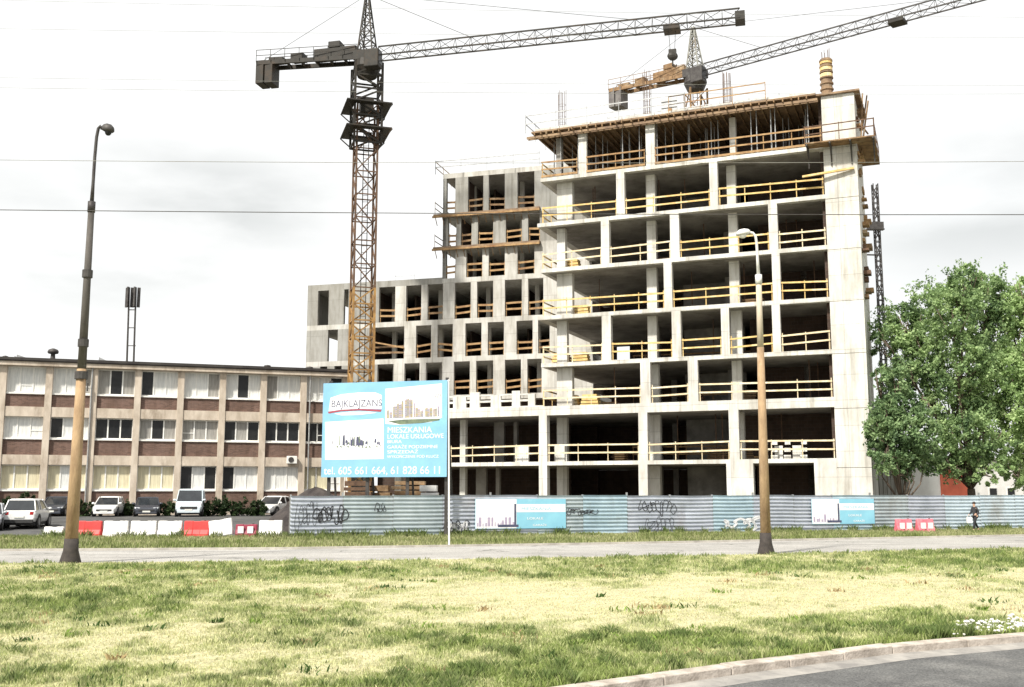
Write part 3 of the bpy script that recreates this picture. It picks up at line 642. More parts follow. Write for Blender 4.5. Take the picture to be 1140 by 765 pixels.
for (zf, zt, ym, wins) in rows:
    s0 = wl if ri < 3 else wu; prev = s0; mid_s = W.at(414, ym)[0]
    for a, b in wins + [(None, None)]:
        e = W.at(a, ym)[0] if a else wr
        if e - prev > .05:
            if prev < mid_s - 1 and e > mid_s - 3 and ri < 3 and prev < mid_s - 2:
                MB().fbox(W, prev, e, 0, .3, zf, zt).build('wall_panel', M_grey, wg)
            else: MB().fbox(W, prev, e, 0, .3, zf, zt).build('wall_panel' if ri < 3 and e < mid_s else 'pier', M_grey if (ri < 3 and e < mid_s) or ri > 3 else M_wcon, wg)
        if a:
            sa, sb = W.at(a, ym)[0], W.at(b, ym)[0]
            if sa > mid_s - .1: guard(W, sa, sb, .15, zf + .02, M_org if rr.random() < .7 else M_brown, wg, h=1.05, post=3, thick=.16)
            prev = sb
    # interior
    s1 = W.at(405, ym)[0] if ri < 3 else wu + .2
    sq = (W.at((406, 404, 410)[ri], ym)[0] if ri < 3 else W.at((513, 509.5, 515)[ri - 3], ym)[0])
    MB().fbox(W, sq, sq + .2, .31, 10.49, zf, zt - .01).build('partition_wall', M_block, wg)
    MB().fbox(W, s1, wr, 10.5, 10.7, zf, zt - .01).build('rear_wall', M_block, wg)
    for sx in np.arange(max(s1, s0) + 1.5, wr - 1, 4.3): MB().fbox(W, sx, sx + .35, 2.6, 2.95, zf, zt).build('column', M_wcon, wg)
    for sx in np.arange(max(s1, s0) + 3, wr - 1, 5.1): MB().fbox(W, sx, sx + .15, 4.2, 10.4, zf, zt - .01).build('partition_wall', M_block, wg)
    ri += 1
for k, z in enumerate(zl):
    th = band * .7 if k in (4, 5) else band; s0 = wl if k < 4 else wu; dep = 11.0
    if k == 3:
        MB().fbox(W, wl, wu, 0, dep, z - th, z).build('floor_slab', M_grey, wg); MB().fbox(W, wu + .001, wr, 0, dep, z - th, z).build('floor_slab', M_wcon, wg)
        MB().fbox(W, wl, wu - .01, 0, .3, z, ROOFZ).build('parapet', M_grey, wg)
        MB().fbox(W, wl, wl + .3, .302, dep, z, ROOFZ).build('parapet', M_grey, wg)
    else: MB().fbox(W, s0, wr, 0, dep, z - th, z).build('floor_slab', M_wcon, wg)
sm_ = W.at(414, 440)[0]; MB().fbox(W, wl, sm_, 0, .3, -.3, zl[0] - band).build('wall_panel', M_grey, wg); MB().fbox(W, sm_ + .002, wr, 1.5, 1.8, -.3, zl[0] - band).build('wall_panel', M_block, wg)  # block wall in the shade tone, added to darken the parapet holes
MB().fbox(W, wl, wl + .3, .31, 10.9, -.3, zl[0] - band).build('wall_panel', M_grey, wg)
for i in range(3): MB().fbox(W, wl, wl + .3, .31, 3.5, zl[i], zl[i + 1] - band - .01).build('wall_panel', M_grey, wg)
for i in (3, 4, 5): MB().fbox(W, wu + .0, wu + .3, .0, .35, zl[i], zl[i + 1] - band * (.7 if i < 5 else 1) - .005).build('column', M_grey, wg)
for z in (zl[4], zl[5]):
    MB().fbox(W, wu - .7, W.at(602, 250)[0], -.45, -.005, z - .16, z - .02).build('formwork_deck', M_ply, wg)
    MB().beam(W.P(wu - .8, -.4, z - .24), W.P(W.at(602, 250)[0], -.4, z - .24), .1, .16).build('edge_waler', M_org, wg)
    for k in range(14): s = wu - .5 + k * .62; MB().beam(W.P(s, -.5, z - .3), W.P(s, 0, z - .9), .05, .05).build('form_bracket', M_brown, wg)
rails(W, wu - .6, W.at(602, 190)[0], -.3, zl[6] + .05, (.5, 1.0), M_galv, wg)
FL = Frame(W.P(wu - .6, -.3, 0)[:2], W.P(wu - .6, 8, 0)[:2])
for z in (zl[6], zl[5], zl[4]): rails(FL, 0, 8, 0, z + .03, (.5, 1.0), M_brown, wg)
rails(W, W.at(430, 300)[0], W.at(452, 300)[0], 2, ROOFZ, (.4, .8), M_galv, wg, r=.02)
# brace across the wide opening
MB().beam(W.P(W.at(415, 380)[0], -.1, zl[1] + 1.5), W.P(W.at(450, 385)[0], -.1, zl[1] + .9), .1, .12).build('timber_beam', M_org, wg)
# ------------------------------------------------------------------ BRICK OFFICE BUILDING
B = Frame(hz(0, 78), hz(380, 86))
M_brick = facade_mat('red_brick', B.ang, 'brick', (0.20, 0.12, 0.095), (0.125, 0.075, 0.06), (0.18, 0.145, 0.125), .27, .08)
M_beige = mat('beige_render', (0.58, 0.505, 0.42), (0.40, 0.335, 0.265), 1.6, 0.9, detail=12, c3=(0.27, 0.215, 0.165), stretch=(1, 1, .4))
M_white = mat('white_paint', (0.80, 0.79, 0.76), (0.68, 0.67, 0.63), 2, 0.5)
M_glass = mat('window_glass', (0.03, 0.03, 0.03), (0.012, 0.013, 0.015), .8, 0.2, spec=.22)
M_cur = [mat('curtain_white', (0.74, 0.74, 0.71), (0.52, 0.53, 0.52), 3, .9, stretch=(4, 4, .3)), mat('curtain_cream', (0.68, 0.63, 0.45), (0.48, 0.44, 0.31), 3, .9, stretch=(4, 4, .3)),
         mat('blind_grey', (0.36, 0.35, 0.32), (0.22, 0.21, 0.2), 3, .9, stretch=(4, 4, .3)), mat('blind_blue', (0.5, 0.58, 0.62), (0.36, 0.42, 0.46), 3, .9, stretch=(4, 4, .3))]
M_roofd = mat('roof_felt', (0.06, 0.055, 0.05), (0.035, 0.03, 0.03), 1, .9)
bb = thing('brick_office_building', B.P(12, 0, .4), 'long three storey brick office building with beige frame grid and flat roof', 'building')
zc = lambda y: B.at(190, y)[1]
zroof = zc(406); rws = [(zc(443), zc(413.5)), (zc(491.5), zc(467)), (zc(547), zc(518.5))]
bw_ = [(zc(456.5), zc(443)), (zc(508), zc(491.5)), (zc(568), zc(547))]
pa, pb = B.at(52, 470)[0], B.at(337, 470)[0]; sp = (pb - pa) / 6
PX = [pa + sp * k for k in range(-4, 8)]; PX[-1] = B.at(384, 470)[0]
bL = PX[0] - .3; bR = PX[-1] + .25
MB().fbox(B, bL, bR, 0.55, 12, .1, zroof - .5).build('wall', M_beige, bb)
for s in PX: MB().fbox(B, s - .24, s + .24, -.12, .548, .1, zroof - .5).build('pilaster', M_beige, bb)
bandz = [(zc(467), zc(456.5)), (zc(518.5), zc(508)), (zroof - .5, zc(413.5))]
for (a, b) in bandz[:2]: MB().fbox(B, bL, bR, -.06, .546, a, b).build('band', M_beige, bb)
MB().fbox(B, bL, bR, -.06, .546, zc(413.5), zroof - .502).build('band', M_beige, bb)
MB().fbox(B, bL, bR, .0, .546, .1, zc(568)).build('plinth', M_beige, bb)
roof = MB().fbox(B, bL - .3, bR + .3, -.55, 12.4, zroof - .12, zroof + .08).build('roof', M_roofd, bb)
MB().fbox(B, bL - .2, bR + .2, -.42, 12.2, zroof - .5, zroof - .12).build('fascia', M_beige, bb)
MB().fbox(B, bL - .25, bR + .25, -.5, -.425, zroof - .2, zroof - .122).build('gutter', M_roofd, roof)
cur = {(0, 4): '000', (0, 5): '00k', (0, 6): 'ggk', (0, 7): 'k00', (0, 8): '000', (0, 9): '000', (0, 10): 'g0g'}
rw = random.Random(12)
pat = {0: ['000', '0g0', '000', '000', '00g', 'gkg', 'k00', '00g', '0k0', 'g00', '00k', '000'], 1: ['k00', '000', '000', '000', 'k00', 'kkk', 'gkg', 'ggg', 'kgk', 'kkk', 'kkk', 'kkk'], 2: ['ccc', 'c0c', 'ccc', 'ccc', 'c0c', 'ccc', 'ccc', 'k0k', 'k00', '000', 'cc0', 'ccc']}
for r, (z0, z1) in enumerate(rws):
    for k in range(len(PX) - 1):
        s0, s1 = PX[k] + .24, PX[k + 1] - .24
        MB().fbox(B, s0, s1, .12, .545, bw_[r][0], bw_[r][1]).build('brick_panel', M_brick, bb)
        z0b = z0 + .1
        fr = MB(); fr.fbox(B, s0, s1, .28, .36, z0b, z0b + .09); fr.fbox(B, s0, s1, .28, .36, z1 - .08, z1)
        w = (s1 - s0) / 3
        for q in range(4):
            x = s0 + w * q; xa = max(s0, x - .05); xb = min(s1, x + .05); fr.fbox(B, xa, xb, .275, .355, z0b + .09, z1 - .08)
        if rw.random() < .5: q = rw.randrange(3); fr.fbox(B, s0 + w * q + .05, s0 + w * (q + 1) - .05, .285, .35, z0b + .55, z0b + .61)
        win = fr.build('window', M_white, bb)
        MB().fbox(B, s0 - 0, s1, .02, .275, z0, z0 + .1).build('sill', M_white, win)
        MB().fbox(B, s0, s1, .34, .35, z0b + .09, z1 - .08).build('pane', M_glass, win) if False else None
        p = pat[r][k % 12]
        for q in range(3):
            ch = p[q]; m = {'0': M_cur[0], 'c': M_cur[1], 'g': M_cur[2], 'b': M_cur[3], 'k': M_glass}[ch]
            a, b = s0 + w * q + .05, s0 + w * (q + 1) - .05
            MB().fbox(B, a, b, .322, .332, z0b + .09, z1 - .08).build('pane', M_glass if ch == 'k' else m, win)
# roof fittings
def lathe_part(name, px, y0, y1, n, prof, m, par):
    s, _ = B.at(px, y0, n); p = B.P(s, n, zroof + .08); return MB().lathe(p, prof, 10).build(name, m, par, True)
lathe_part('roof_vent', 59, 395, 388, 3, [(.22, 0), (.18, .5), (.16, .75), (.38, .8), (.42, .95), (.34, 1.1), (.1, 1.2)], M_steel, roof)
lathe_part('roof_vent', 6, 397, 392, 3, [(.14, 0), (.12, .25), (.24, .3), (.2, .45), (.02, .5)], M_steel, roof)
lathe_part('roof_vent', 298, 400, 400, 3, [(.12, 0), (.1, .3), (.3, .35), (.26, .5), (.02, .55)], M_steel, roof)
lathe_part('roof_vent', 345, 400, 400, 3, [(.12, 0), (.1, .3), (.3, .35), (.26, .5), (.02, .55)], M_steel, roof)
for px, w, h in ((28, 1.2, .5), (20, .5, .4), (117, .9, .55), (210, .7, .25)):
    s = B.at(px, 398, 2)[0]
    q = [B.P(s - w / 2, 2, zroof + .082), B.P(s + w / 2, 2, zroof + .082), B.P(s + w / 2, 2, zroof + .1 + h * .2), B.P(s - w / 2, 2, zroof + .08 + h)]
    v = B.n * 1.1; MB().extr(q, (0, 0, 0), (v[0], v[1], 0)).build('skylight', M_galv, roof)
s, z = B.at(325, 512, -.4); ac = MB().fbox(B, s - .4, s + .4, -.5, -.13, z - .3, z + .3).build('air_conditioner', M_white, bb, bevel=.03)
MB().tube([B.P(s - .08, -.502, z), B.P(s - .08, -.53, z)], .22, 14).build('fan_grille', M_steel, ac)
s, z = B.at(97, 440, -.4); MB().tube([B.P(s, -.13, z + .8), B.P(s, -.5, z + .9), B.P(s, -.5, z + .3)], .05, 6).build('bracket_lamp', M_steel, bb)
for px in (344, 100): s, _ = B.at(px, 470); MB().tube([B.P(s, -.2, .3), B.P(s, -.2, zroof - .5)], .06, 8).build('downpipe', M_galv, bb)
# ------------------------------------------------------------------ antenna mast behind
am = thing('antenna_mast', ony(148, 410, 98), 'pair of thin poles with panel antennas rising behind the brick building roof', 'antenna mast')
for px in (143, 150.5):
    b_ = ony(px, 430, 98); t_ = ony(px + 1, 320, 98); b_ = (b_[0], 98, .3)
    MB().tube([b_, (t_[0], 98, t_[2])], [.14, .08], 8).build('pole', M_steel, am)
    for k in range(3):
        a = k * 2.1 + .5; c = (t_[0] + .28 * math.cos(a), 98 + .28 * math.sin(a)); MB().box(c[0] - .14, c[0] + .14, c[1] - .08, c[1] + .08, t_[2] - 1.9, t_[2], a, c).build('panel_antenna', M_steel, am, bevel=.02)
mb = MB()
for y in (345, 365, 385): a = ony(143, y, 98); b = ony(151, y, 98); mb.beam(a, b, .08)
mb.build('cross_bar', M_steel, am)
# ------------------------------------------------------------------ TOWER CRANES
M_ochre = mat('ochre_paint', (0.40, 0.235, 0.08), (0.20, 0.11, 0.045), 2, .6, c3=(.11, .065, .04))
M_silh = mat('crane_silhouette', (0.035, 0.032, 0.026), (0.02, 0.018, 0.015), 2, .6, c3=(.06, .04, .025))  # near-black: the crane's silhouette against bright sky, put into the colour
M_cgrey = mat('pale_crane_paint', (0.30, 0.30, 0.27), (0.17, 0.17, 0.15), 2, .6, c3=(.16, .12, .08))
M_cwt = mat('counterweight', (0.2, 0.19, 0.18), (0.11, 0.1, 0.1), 1.5, .9)
def lattice(p, q, w, h, bay, r, side, tri=False, rd=None, up=None):
    """lattice girder: square (or triangular with one top chord) section, side = horizontal axis"""
    p = Vector(p); q = Vector(q); d = (q - p); L = d.length; d.normalize(); sd = Vector(side).normalized(); upv = Vector(up) if up else sd.cross(d).normalized()
    if upv.z < 0: upv = -upv
    mb = MB(); rd = rd or r * .6
    cs = [(-w / 2, 0), (w / 2, 0), (0, h)] if tri else [(-w / 2, -h / 2), (w / 2, -h / 2), (w / 2, h / 2), (-w / 2, h / 2)]
    for a, b in cs: mb.beam(p + sd * a + upv * b, q + sd * a + upv * b, r * 2, r * 2, tuple(upv))
    n = max(1, round(L / bay)); nc = len(cs)
    for k in range(n):
        a0 = p + d * (L * k / n); a1 = p + d * (L * (k + 1) / n)
        for j in range(nc):
            i1, i2 = (j, (j + 1) % nc) if k % 2 else ((j + 1) % nc, j)
            c1 = sd * cs[i1][0] + upv * cs[i1][1]; c2 = sd * cs[i2][0] + upv * cs[i2][1]
            mb.beam(a0 + c1, a1 + c2, rd * 2, rd * 2); mb.beam(a0 + c1, a0 + c2, rd * 2, rd * 2)
    return mb
def crane(Cx, Cy, H, zm0, zcol, mastw, tip, cend, apex_z, yaw, label, mats, trolley_px=None, hook=None, tie_at=.26, platforms=True, jh=.95, sec=None):
    mast_m, low_m, jib_m, cw_m = mats
    cr = thing('tower_crane', (Cx, Cy, 0), label, 'tower crane', 'tower cranes over the site')
    sx = (math.cos(yaw), math.sin(yaw), 0); C = Vector((Cx, Cy, 0))
    zl_ = zcol
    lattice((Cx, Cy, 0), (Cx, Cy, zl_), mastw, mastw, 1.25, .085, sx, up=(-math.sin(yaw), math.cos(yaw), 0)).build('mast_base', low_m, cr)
    zt = H - (3.9 if platforms else 1.5); mm = MATS['rusty_steel'] if platforms else mast_m  # mast tone darkens upward, its silhouette against the sky put into the colour
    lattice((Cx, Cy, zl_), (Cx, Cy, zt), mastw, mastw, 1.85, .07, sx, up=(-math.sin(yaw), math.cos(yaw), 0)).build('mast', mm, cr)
    MB().box(Cx - 2.2, Cx + 2.2, Cy - 2.2, Cy + 2.2, 0, .9).build('foundation', M_cwt, cr)
    ld = MB()
    for k in range(int((zt - 1) / .5)): ld.box(Cx - .2, Cx + .2, Cy + .3, Cy + .33, 1 + k * .5, 1.03 + k * .5)
    for a in (-.2, .2): ld.box(Cx + a - .03, Cx + a + .03, Cy + .28, Cy + .34, 1, zt)
    ld.build('ladder', mast_m, cr)
    if platforms:
        cg = lattice((Cx, Cy, zt - 3.2), (Cx, Cy, H - .6), mastw + .5, mastw + .5, 1.1, .085, sx, up=(-math.sin(yaw), math.cos(yaw), 0), rd=.06).build('climbing_frame', mast_m, cr)
        for z in (zt - 2.2, zt - .2):
            w = mastw / 2 + .95; m = MB()
            for a, b in ((-w, -mastw / 2 - .3), (mastw / 2 + .3, w)): m.box(Cx + a, Cx + b, Cy - w, Cy + w, z, z + .1, yaw, (Cx, Cy)); m.box(Cx - mastw / 2 - .3, Cx + mastw / 2 + .3, Cy + a, Cy + b, z, z + .1, yaw, (Cx, Cy))
            for a, b in ((-w, -w), (w, -w), (w, w), (-w, w)):
                ca, sa_ = math.cos(yaw), math.sin(yaw); X_, Y_ = Cx + a * ca - b * sa_, Cy + a * sa_ + b * ca
                m.beam((X_, Y_, z), (X_ - (a * ca - b * sa_) * .45, Y_ - (a * sa_ + b * ca) * .45, z - 1.0), .09)
            m.build('climbing_platform', mast_m, cr)
        MB().box(Cx - .5, Cx + .5, Cy - .5, Cy + .5, zt - .6, zt + .6, yaw, (Cx, Cy)).build('hydraulic_unit', mast_m, cr)
    tipv = Vector(tip); cv = Vector(cend); d = (tipv - Vector((Cx, Cy, H))); d.z = 0; d.normalize(); side = Vector((-d.y, d.x, 0))
    MB().tube([(Cx, Cy, H - 1.5), (Cx, Cy, H - .8), (Cx, Cy, H - .2)], [.75, 1.05, .95], 14).build('slewing_ring', jib_m, cr)
    MB().box(Cx - .9, Cx + .9, Cy - .8, Cy + .8, H - .25, H + .5, math.atan2(d.y, d.x), (Cx, Cy)).build('turntable', jib_m, cr)
    cc = C + d * 1.0 - side * 1.35; cz = H - .5
    cab = MB().box(cc.x - .6, cc.x + .6, cc.y - .45, cc.y + .45, cz - .9, cz + .55, math.atan2(d.y, d.x), (cc.x, cc.y)).build('cab', jib_m, cr, bevel=.08)
    MB().box(cc.x + .605, cc.x + .62, cc.y - .38, cc.y + .38, cz - .6, cz + .4, math.atan2(d.y, d.x), (cc.x, cc.y)).build('window', M_glass, cab)
    # head
    ap = Vector((Cx, Cy, apex_z)) - d * .1
    hd = MB(); hb = H + .5
    for a in (-.6, .6):
        for b in (-.6, .6): hd.beam(Vector((Cx, Cy, hb)) + d * a + side * b, ap + d * a * .18 + side * b * .18, .11)
    n = 6
    for k in range(n):
        t0, t1 = k / n, (k + 1) / n
        def cp(t, a, b): return (Vector((Cx, Cy, hb)) + d * a + side * b).lerp(ap + d * a * .18 + side * b * .18, t)
        for (a, b), (a2, b2) in (((-.6, -.6), (.6, -.6)), ((.6, -.6), (.6, .6)), ((.6, .6), (-.6, .6)), ((-.6, .6), (-.6, -.6))):
            hd.beam(cp(t0, a, b), cp(t1, a2, b2), .07); hd.beam(cp(t0, a, b), cp(t0, a2, b2), .06)
    hd.build('crane_head', jib_m if not sec else sec, cr)
    # jib
    j0 = Vector((Cx, Cy, H)) + d * .9
    lattice(j0, tipv, 1.15, jh, 1.25, .05, side, tri=True, rd=.016, up=(0, 0, 1)).build('jib', jib_m, cr)
    MB().box(tipv.x - .35, tipv.x + .35, tipv.y - .6, tipv.y + .6, H - .15, H + .5, math.atan2(d.y, d.x), (tipv.x, tipv.y)).build('jib_tip', M_silh, cr)
    L = (tipv - j0).length
    tp = j0 + d * L * tie_at + Vector((0, 0, jh)); tp2 = j0 + d * L * .72 + Vector((0, 0, jh))
    MB().tube([ap, tp], .022, 5).build('tie_bar', jib_m, cr); MB().tube([ap, tp2], .018, 5).build('tie_bar', jib_m, cr)
    # counter jib
    c0 = Vector((Cx, Cy, H)) - d * .6
    cj = MB()
    for b in (-.6, .6): cj.beam(c0 + side * b + Vector((0, 0, 0)), cv + side * b, .16, .34)
    m_ = int((cv - c0).length / 1.1)
    for k in range(m_ + 1): q = c0.lerp(cv, k / m_); cj.beam(q - side * .6, q + side * .6, .1, .2)
    for b in (-.75, .75):
        for zz in (.55, 1.0): cj.beam(c0 + side * b + Vector((0, 0, zz)), cv + side * b + Vector((0, 0, zz)), .04)
        for k in range(m_ + 1): q = c0.lerp(cv, k / m_) + side * b; cj.beam(q, q + Vector((0, 0, 1.0)), .04)
    cj.build('counter_jib', mats[0], cr)
    cd = cv - c0; Lc = cd.length; ang = math.atan2(d.y, d.x)
    def cbox(t0, t1, w, z0, z1, name, m, bv=.03):
        ct = c0.lerp(cv, (t0 + t1) / 2); hl = Lc * abs(t1 - t0) / 2
        return MB().box(ct.x - hl, ct.x + hl, ct.y - w, ct.y + w, H + z0, H + z1, ang, (ct.x, ct.y)).build(name, m, cr, bevel=bv)
    cbox(.02, .45, .45, .2, 1.0, 'winch_house', mats[0]); cbox(.18, .3, .5, 1.0, 1.5, 'winch_drum', mats[0]); cbox(.55, .68, .4, .15, .75, 'switch_cabinet', mats[0]); cbox(.75, .9, .4, .12, .5, 'ballast_box', mats[0])
    for t in (.84, .93): cbox(t, t + .08, .65, -1.7, .2, 'counterweight', cw_m)
    MB().tube([ap, cv + Vector((0, 0, .3))], .018, 5).build('tie_bar', jib_m, cr)
    if trolley_px is not None:
        t = trolley_px; q = j0.lerp(tipv, t)
        MB().box(q.x - .6, q.x + .6, q.y - .6, q.y + .6, H - .3, H - .05, ang, (q.x, q.y)).build('trolley', M_silh, cr)
        if hook:
            m = MB()
            for a in (-.25, .25): m.tube([q + d * a + Vector((0, 0, -.2)), q + d * a * .6 + Vector((0, 0, -hook))], .02, 4)
            m.build('hoist_rope', M_steel, cr)
            hb_ = MB().blob((q.x, q.y, H - hook - .2), (.4, .25, .35), 10, 6); hb_.box(q.x - .28, q.x + .28, q.y - .15, q.y + .15, H - hook - .3, H - hook + .3, ang, (q.x, q.y))
            hb_.tube([(q.x, q.y, H - hook - .4), (q.x, q.y, H - hook - .9), (q.x + .18, q.y, H - hook - 1.05), (q.x + .28, q.y, H - hook - .85)], .06, 6); hb_.build('hook_block', M_silh, cr)
    return cr
H1 = 36.0; c1 = onz(409, 66, H1); t1 = onz(824, 23, H1); e1 = onz(290, 73.5, H1)
zc_ = ony(402, 322, c1[1])[2]; ap1 = ony(412, -6, c1[1])[2]
tr = (onz(745, 33, H1)[0] - c1[0]) / (t1[0] - c1[0])
crane(c1[0] - .0, c1[1], H1, 0, zc_, 1.6, t1, e1, ap1, R(17), 'tall tower crane before the lower wing, mast darkened as a silhouette above its ochre base', (M_silh, M_ochre, M_silh, M_silh), tr, 2.0, .27)
H2 = 40.0; c2 = onz(774, 84, H2); t2 = onz(1160, -21, H2); e2 = onz(682, 103, H2); ap2 = ony(775, 30, c2[1])[2]
crane(c2[0], c2[1], H2, 0, 24, 1.6, t2, e2, ap2, R(10), 'distant tower crane behind the tower block roof with its jib rising to the right', (M_brown, M_org, M_steel, M_cwt), .62, None, .2, False, .9, M_cgrey)
# hoist mast right of the tower
hx, hy = hz(991, 78); hzt = ony(976, 205, 78)[2]
hm = thing('hoist_mast', (hx, hy, 0), 'slender lattice hoist mast standing behind the right edge of the tower block', 'hoist')
lattice((hx, hy, 0), (hx, hy, hzt), .36, .36, .75, .032, (1, 0, 0), rd=.028, up=(0, 1, 0)).build('mast', M_steel, hm)
zz = ony(975, 258, 78)[2]; MB().box(hx - 1.0, hx + .35, hy - .7, hy - .3, zz, zz + .08).box(hx - .9, hx + .3, hy - .68, hy - .32, zz + .1, zz + .6).build('landing_gate', M_steel, hm)
for z in (8, 14, 20): MB().beam((hx, hy, z), (hx - 1.6, hy - .2, z), .1).build('wall_tie', M_steel, hm)
# ------------------------------------------------------------------ FENCE
FH = 2.02
def fence_mat(name, c, c2): return mat(name, c, c2, 1.2, .55, .25, c3=(c[0] * .72, c[1] * .66, c[2] * .62), stretch=(1, 1, .5))
FM = [fence_mat('sheet_blue_grey', (0.49, 0.61, 0.68), (0.37, 0.48, 0.55)), fence_mat('sheet_grey_green', (0.49, 0.55, 0.58), (0.36, 0.42, 0.45)), fence_mat('sheet_pale', (0.60, 0.68, 0.74), (0.48, 0.56, 0.62)), fence_mat('sheet_mauve', (0.52, 0.55, 0.62), (0.40, 0.43, 0.49))]
fc = thing('site_fence', FN.P(0, 0, 0), 'long hoarding of horizontal corrugated steel sheets with spray tags', 'fence')
rf_ = random.Random(8); sE = FN.L + 16; PWd = 2.45; k = 0; s = 0.0
while s < sE:
    mb = MB(); dz = rf_.uniform(-.02, .025); n = 10; rows_ = []
    for q in range(n):
        z0 = .08 + dz + q * (FH - .08) / n; h = (FH - .08) / n
        rows_ += [(z0, .0), (z0 + h * .3, .0), (z0 + h * .45, .07), (z0 + h * .9, .075)]
    rows_.append((FH + dz, 0)); s1 = min(s + PWd, sE) - .006
    ncol = 7; colsv = []
    dent = rf_.random() < .4; dc = rf_.uniform(.3, .7); dzv = rf_.uniform(.4, 1.6); sag = rf_.uniform(-.02, .02)
    for c_ in range(ncol):
        t_ = c_ / (ncol - 1); ss = s + (s1 - s) * t_; jn = rf_.uniform(-.006, .006) if 0 < c_ < ncol - 1 else 0
        for z, nn in rows_:
            dd = .05 * math.exp(-((t_ - dc) / .18) ** 2 - ((z - dzv) / .35) ** 2) if dent else 0
            mb.v.append(FN.P(ss, nn + (k % 2) * .008 + jn + dd, z + sag * math.sin(t_ * 3.1416)))
    nr = len(rows_)
    for c_ in range(ncol - 1):
        for i in range(nr - 1): mb.f.append((c_ * nr + i, (c_ + 1) * nr + i, (c_ + 1) * nr + i + 1, c_ * nr + i + 1))
    o = mb.build('panel', FM[1] if s < 9 and k % 3 else rf_.choice(FM), fc); sm = o.modifiers.new('thick', 'SOLIDIFY'); sm.thickness = .004
    MB().fbox(FN, s - .04, s + .04, .075, .16, 0, FH + (.16 if k % 3 == 1 else .05)).build('post', M_galv, fc)
    s += PWd; k += 1
M_spray = mat('black_spray', (0.02, 0.02, 0.025), (0.05, 0.05, 0.055), 3, .6); M_spw = mat('white_spray', (0.75, 0.75, 0.76), (.6, .6, .62), 3, .6)
def scrawl(px0, px1, y0, y1, n, seed, m=M_spray, w=.035, loops=1.0):
    r = random.Random(seed); mb = MB(); last = None
    s0, zt = FN.at(px0, y0, -.012); s1, zb = FN.at(px1, y1, -.012); cw = (s1 - s0) / n
    for k in range(n):
        cx = s0 + cw * (k + .5); cz = (zt + zb) / 2 + r.uniform(-.12, .12) * (zt - zb); rx = cw * r.uniform(.4, .75); rz = (zt - zb) / 2 * r.uniform(.5, .95)
        a0 = r.uniform(0, 6.28); sw = r.uniform(2.2, 6.5) * r.choice((-1, 1)); pts = []
        for j in range(14):
            t = j / 13; a = a0 + sw * t; q = 1 + .35 * math.sin(a * 2 + k)
            pts.append((cx + rx * q * math.cos(a) * loops, cz + rz * math.sin(a)))
        if last: pts.insert(0, last)
        last = pts[-1]
        for (a, b), (c, d) in zip(pts[:-1], pts[1:]):
            L_ = math.hypot(c - a, d - b) or 1; ux, uz = -(d - b) / L_ * w / 2, (c - a) / L_ * w / 2; e = 0
            mb.quad(FN.P(a - ux, -.006 - e, b - uz), FN.P(c - ux, -.006 - e, d - uz), FN.P(c + ux, -.006 - e, d + uz), FN.P(a + ux, -.006 - e, b + uz))
    mb.build('graffiti', m, fc)
scrawl(330, 352, 555, 592, 6, 1, w=.022); scrawl(350, 386, 563, 586, 8, 2, w=.05); scrawl(418, 430, 556, 573, 3, 3, w=.03)
scrawl(494, 522, 578, 593, 6, 4, w=.045); scrawl(496, 520, 581, 592, 6, 14, M_spw, w=.09); scrawl(632, 665, 566, 574, 9, 5, w=.035); scrawl(712, 752, 556, 574, 9, 6, w=.035); scrawl(718, 750, 575, 592, 7, 7, w=.025); scrawl(800, 850, 576, 590, 5, 9, M_spw, w=.12)
# banners on the fence
M_cyan = mat('banner_cyan', (0.26, 0.55, 0.68), (0.22, 0.48, 0.62), 1.2, .5, c3=(.42, .66, .74)); M_bwhite = mat('banner_white', (0.82, 0.82, 0.83), (0.74, 0.74, 0.77), 1.5, .5)
M_pal = mat('banner_pale', (0.62, 0.80, 0.88), (0.52, 0.74, 0.84), 1.2, .5); M_dk = mat('print_dark', (0.05, 0.06, 0.11), (0.10, 0.10, 0.16), 5, .5); M_pg = mat('print_green', (0.18, 0.22, 0.14), (0.10, 0.13, 0.10), 5, .5); M_pp = mat('print_mauve', (0.46, 0.39, 0.50), (0.34, 0.29, 0.42), 5, .5)
M_pr = mat('print_red', (0.38, 0.08, 0.10), (0.28, 0.06, 0.08), 5, .5); M_pgy = mat('print_grey', (0.22, 0.22, 0.24), (0.34, 0.34, 0.36), 8, .5); M_pt = mat('print_tan', (.42, .36, .22), (.3, .26, .18), 5, .5)
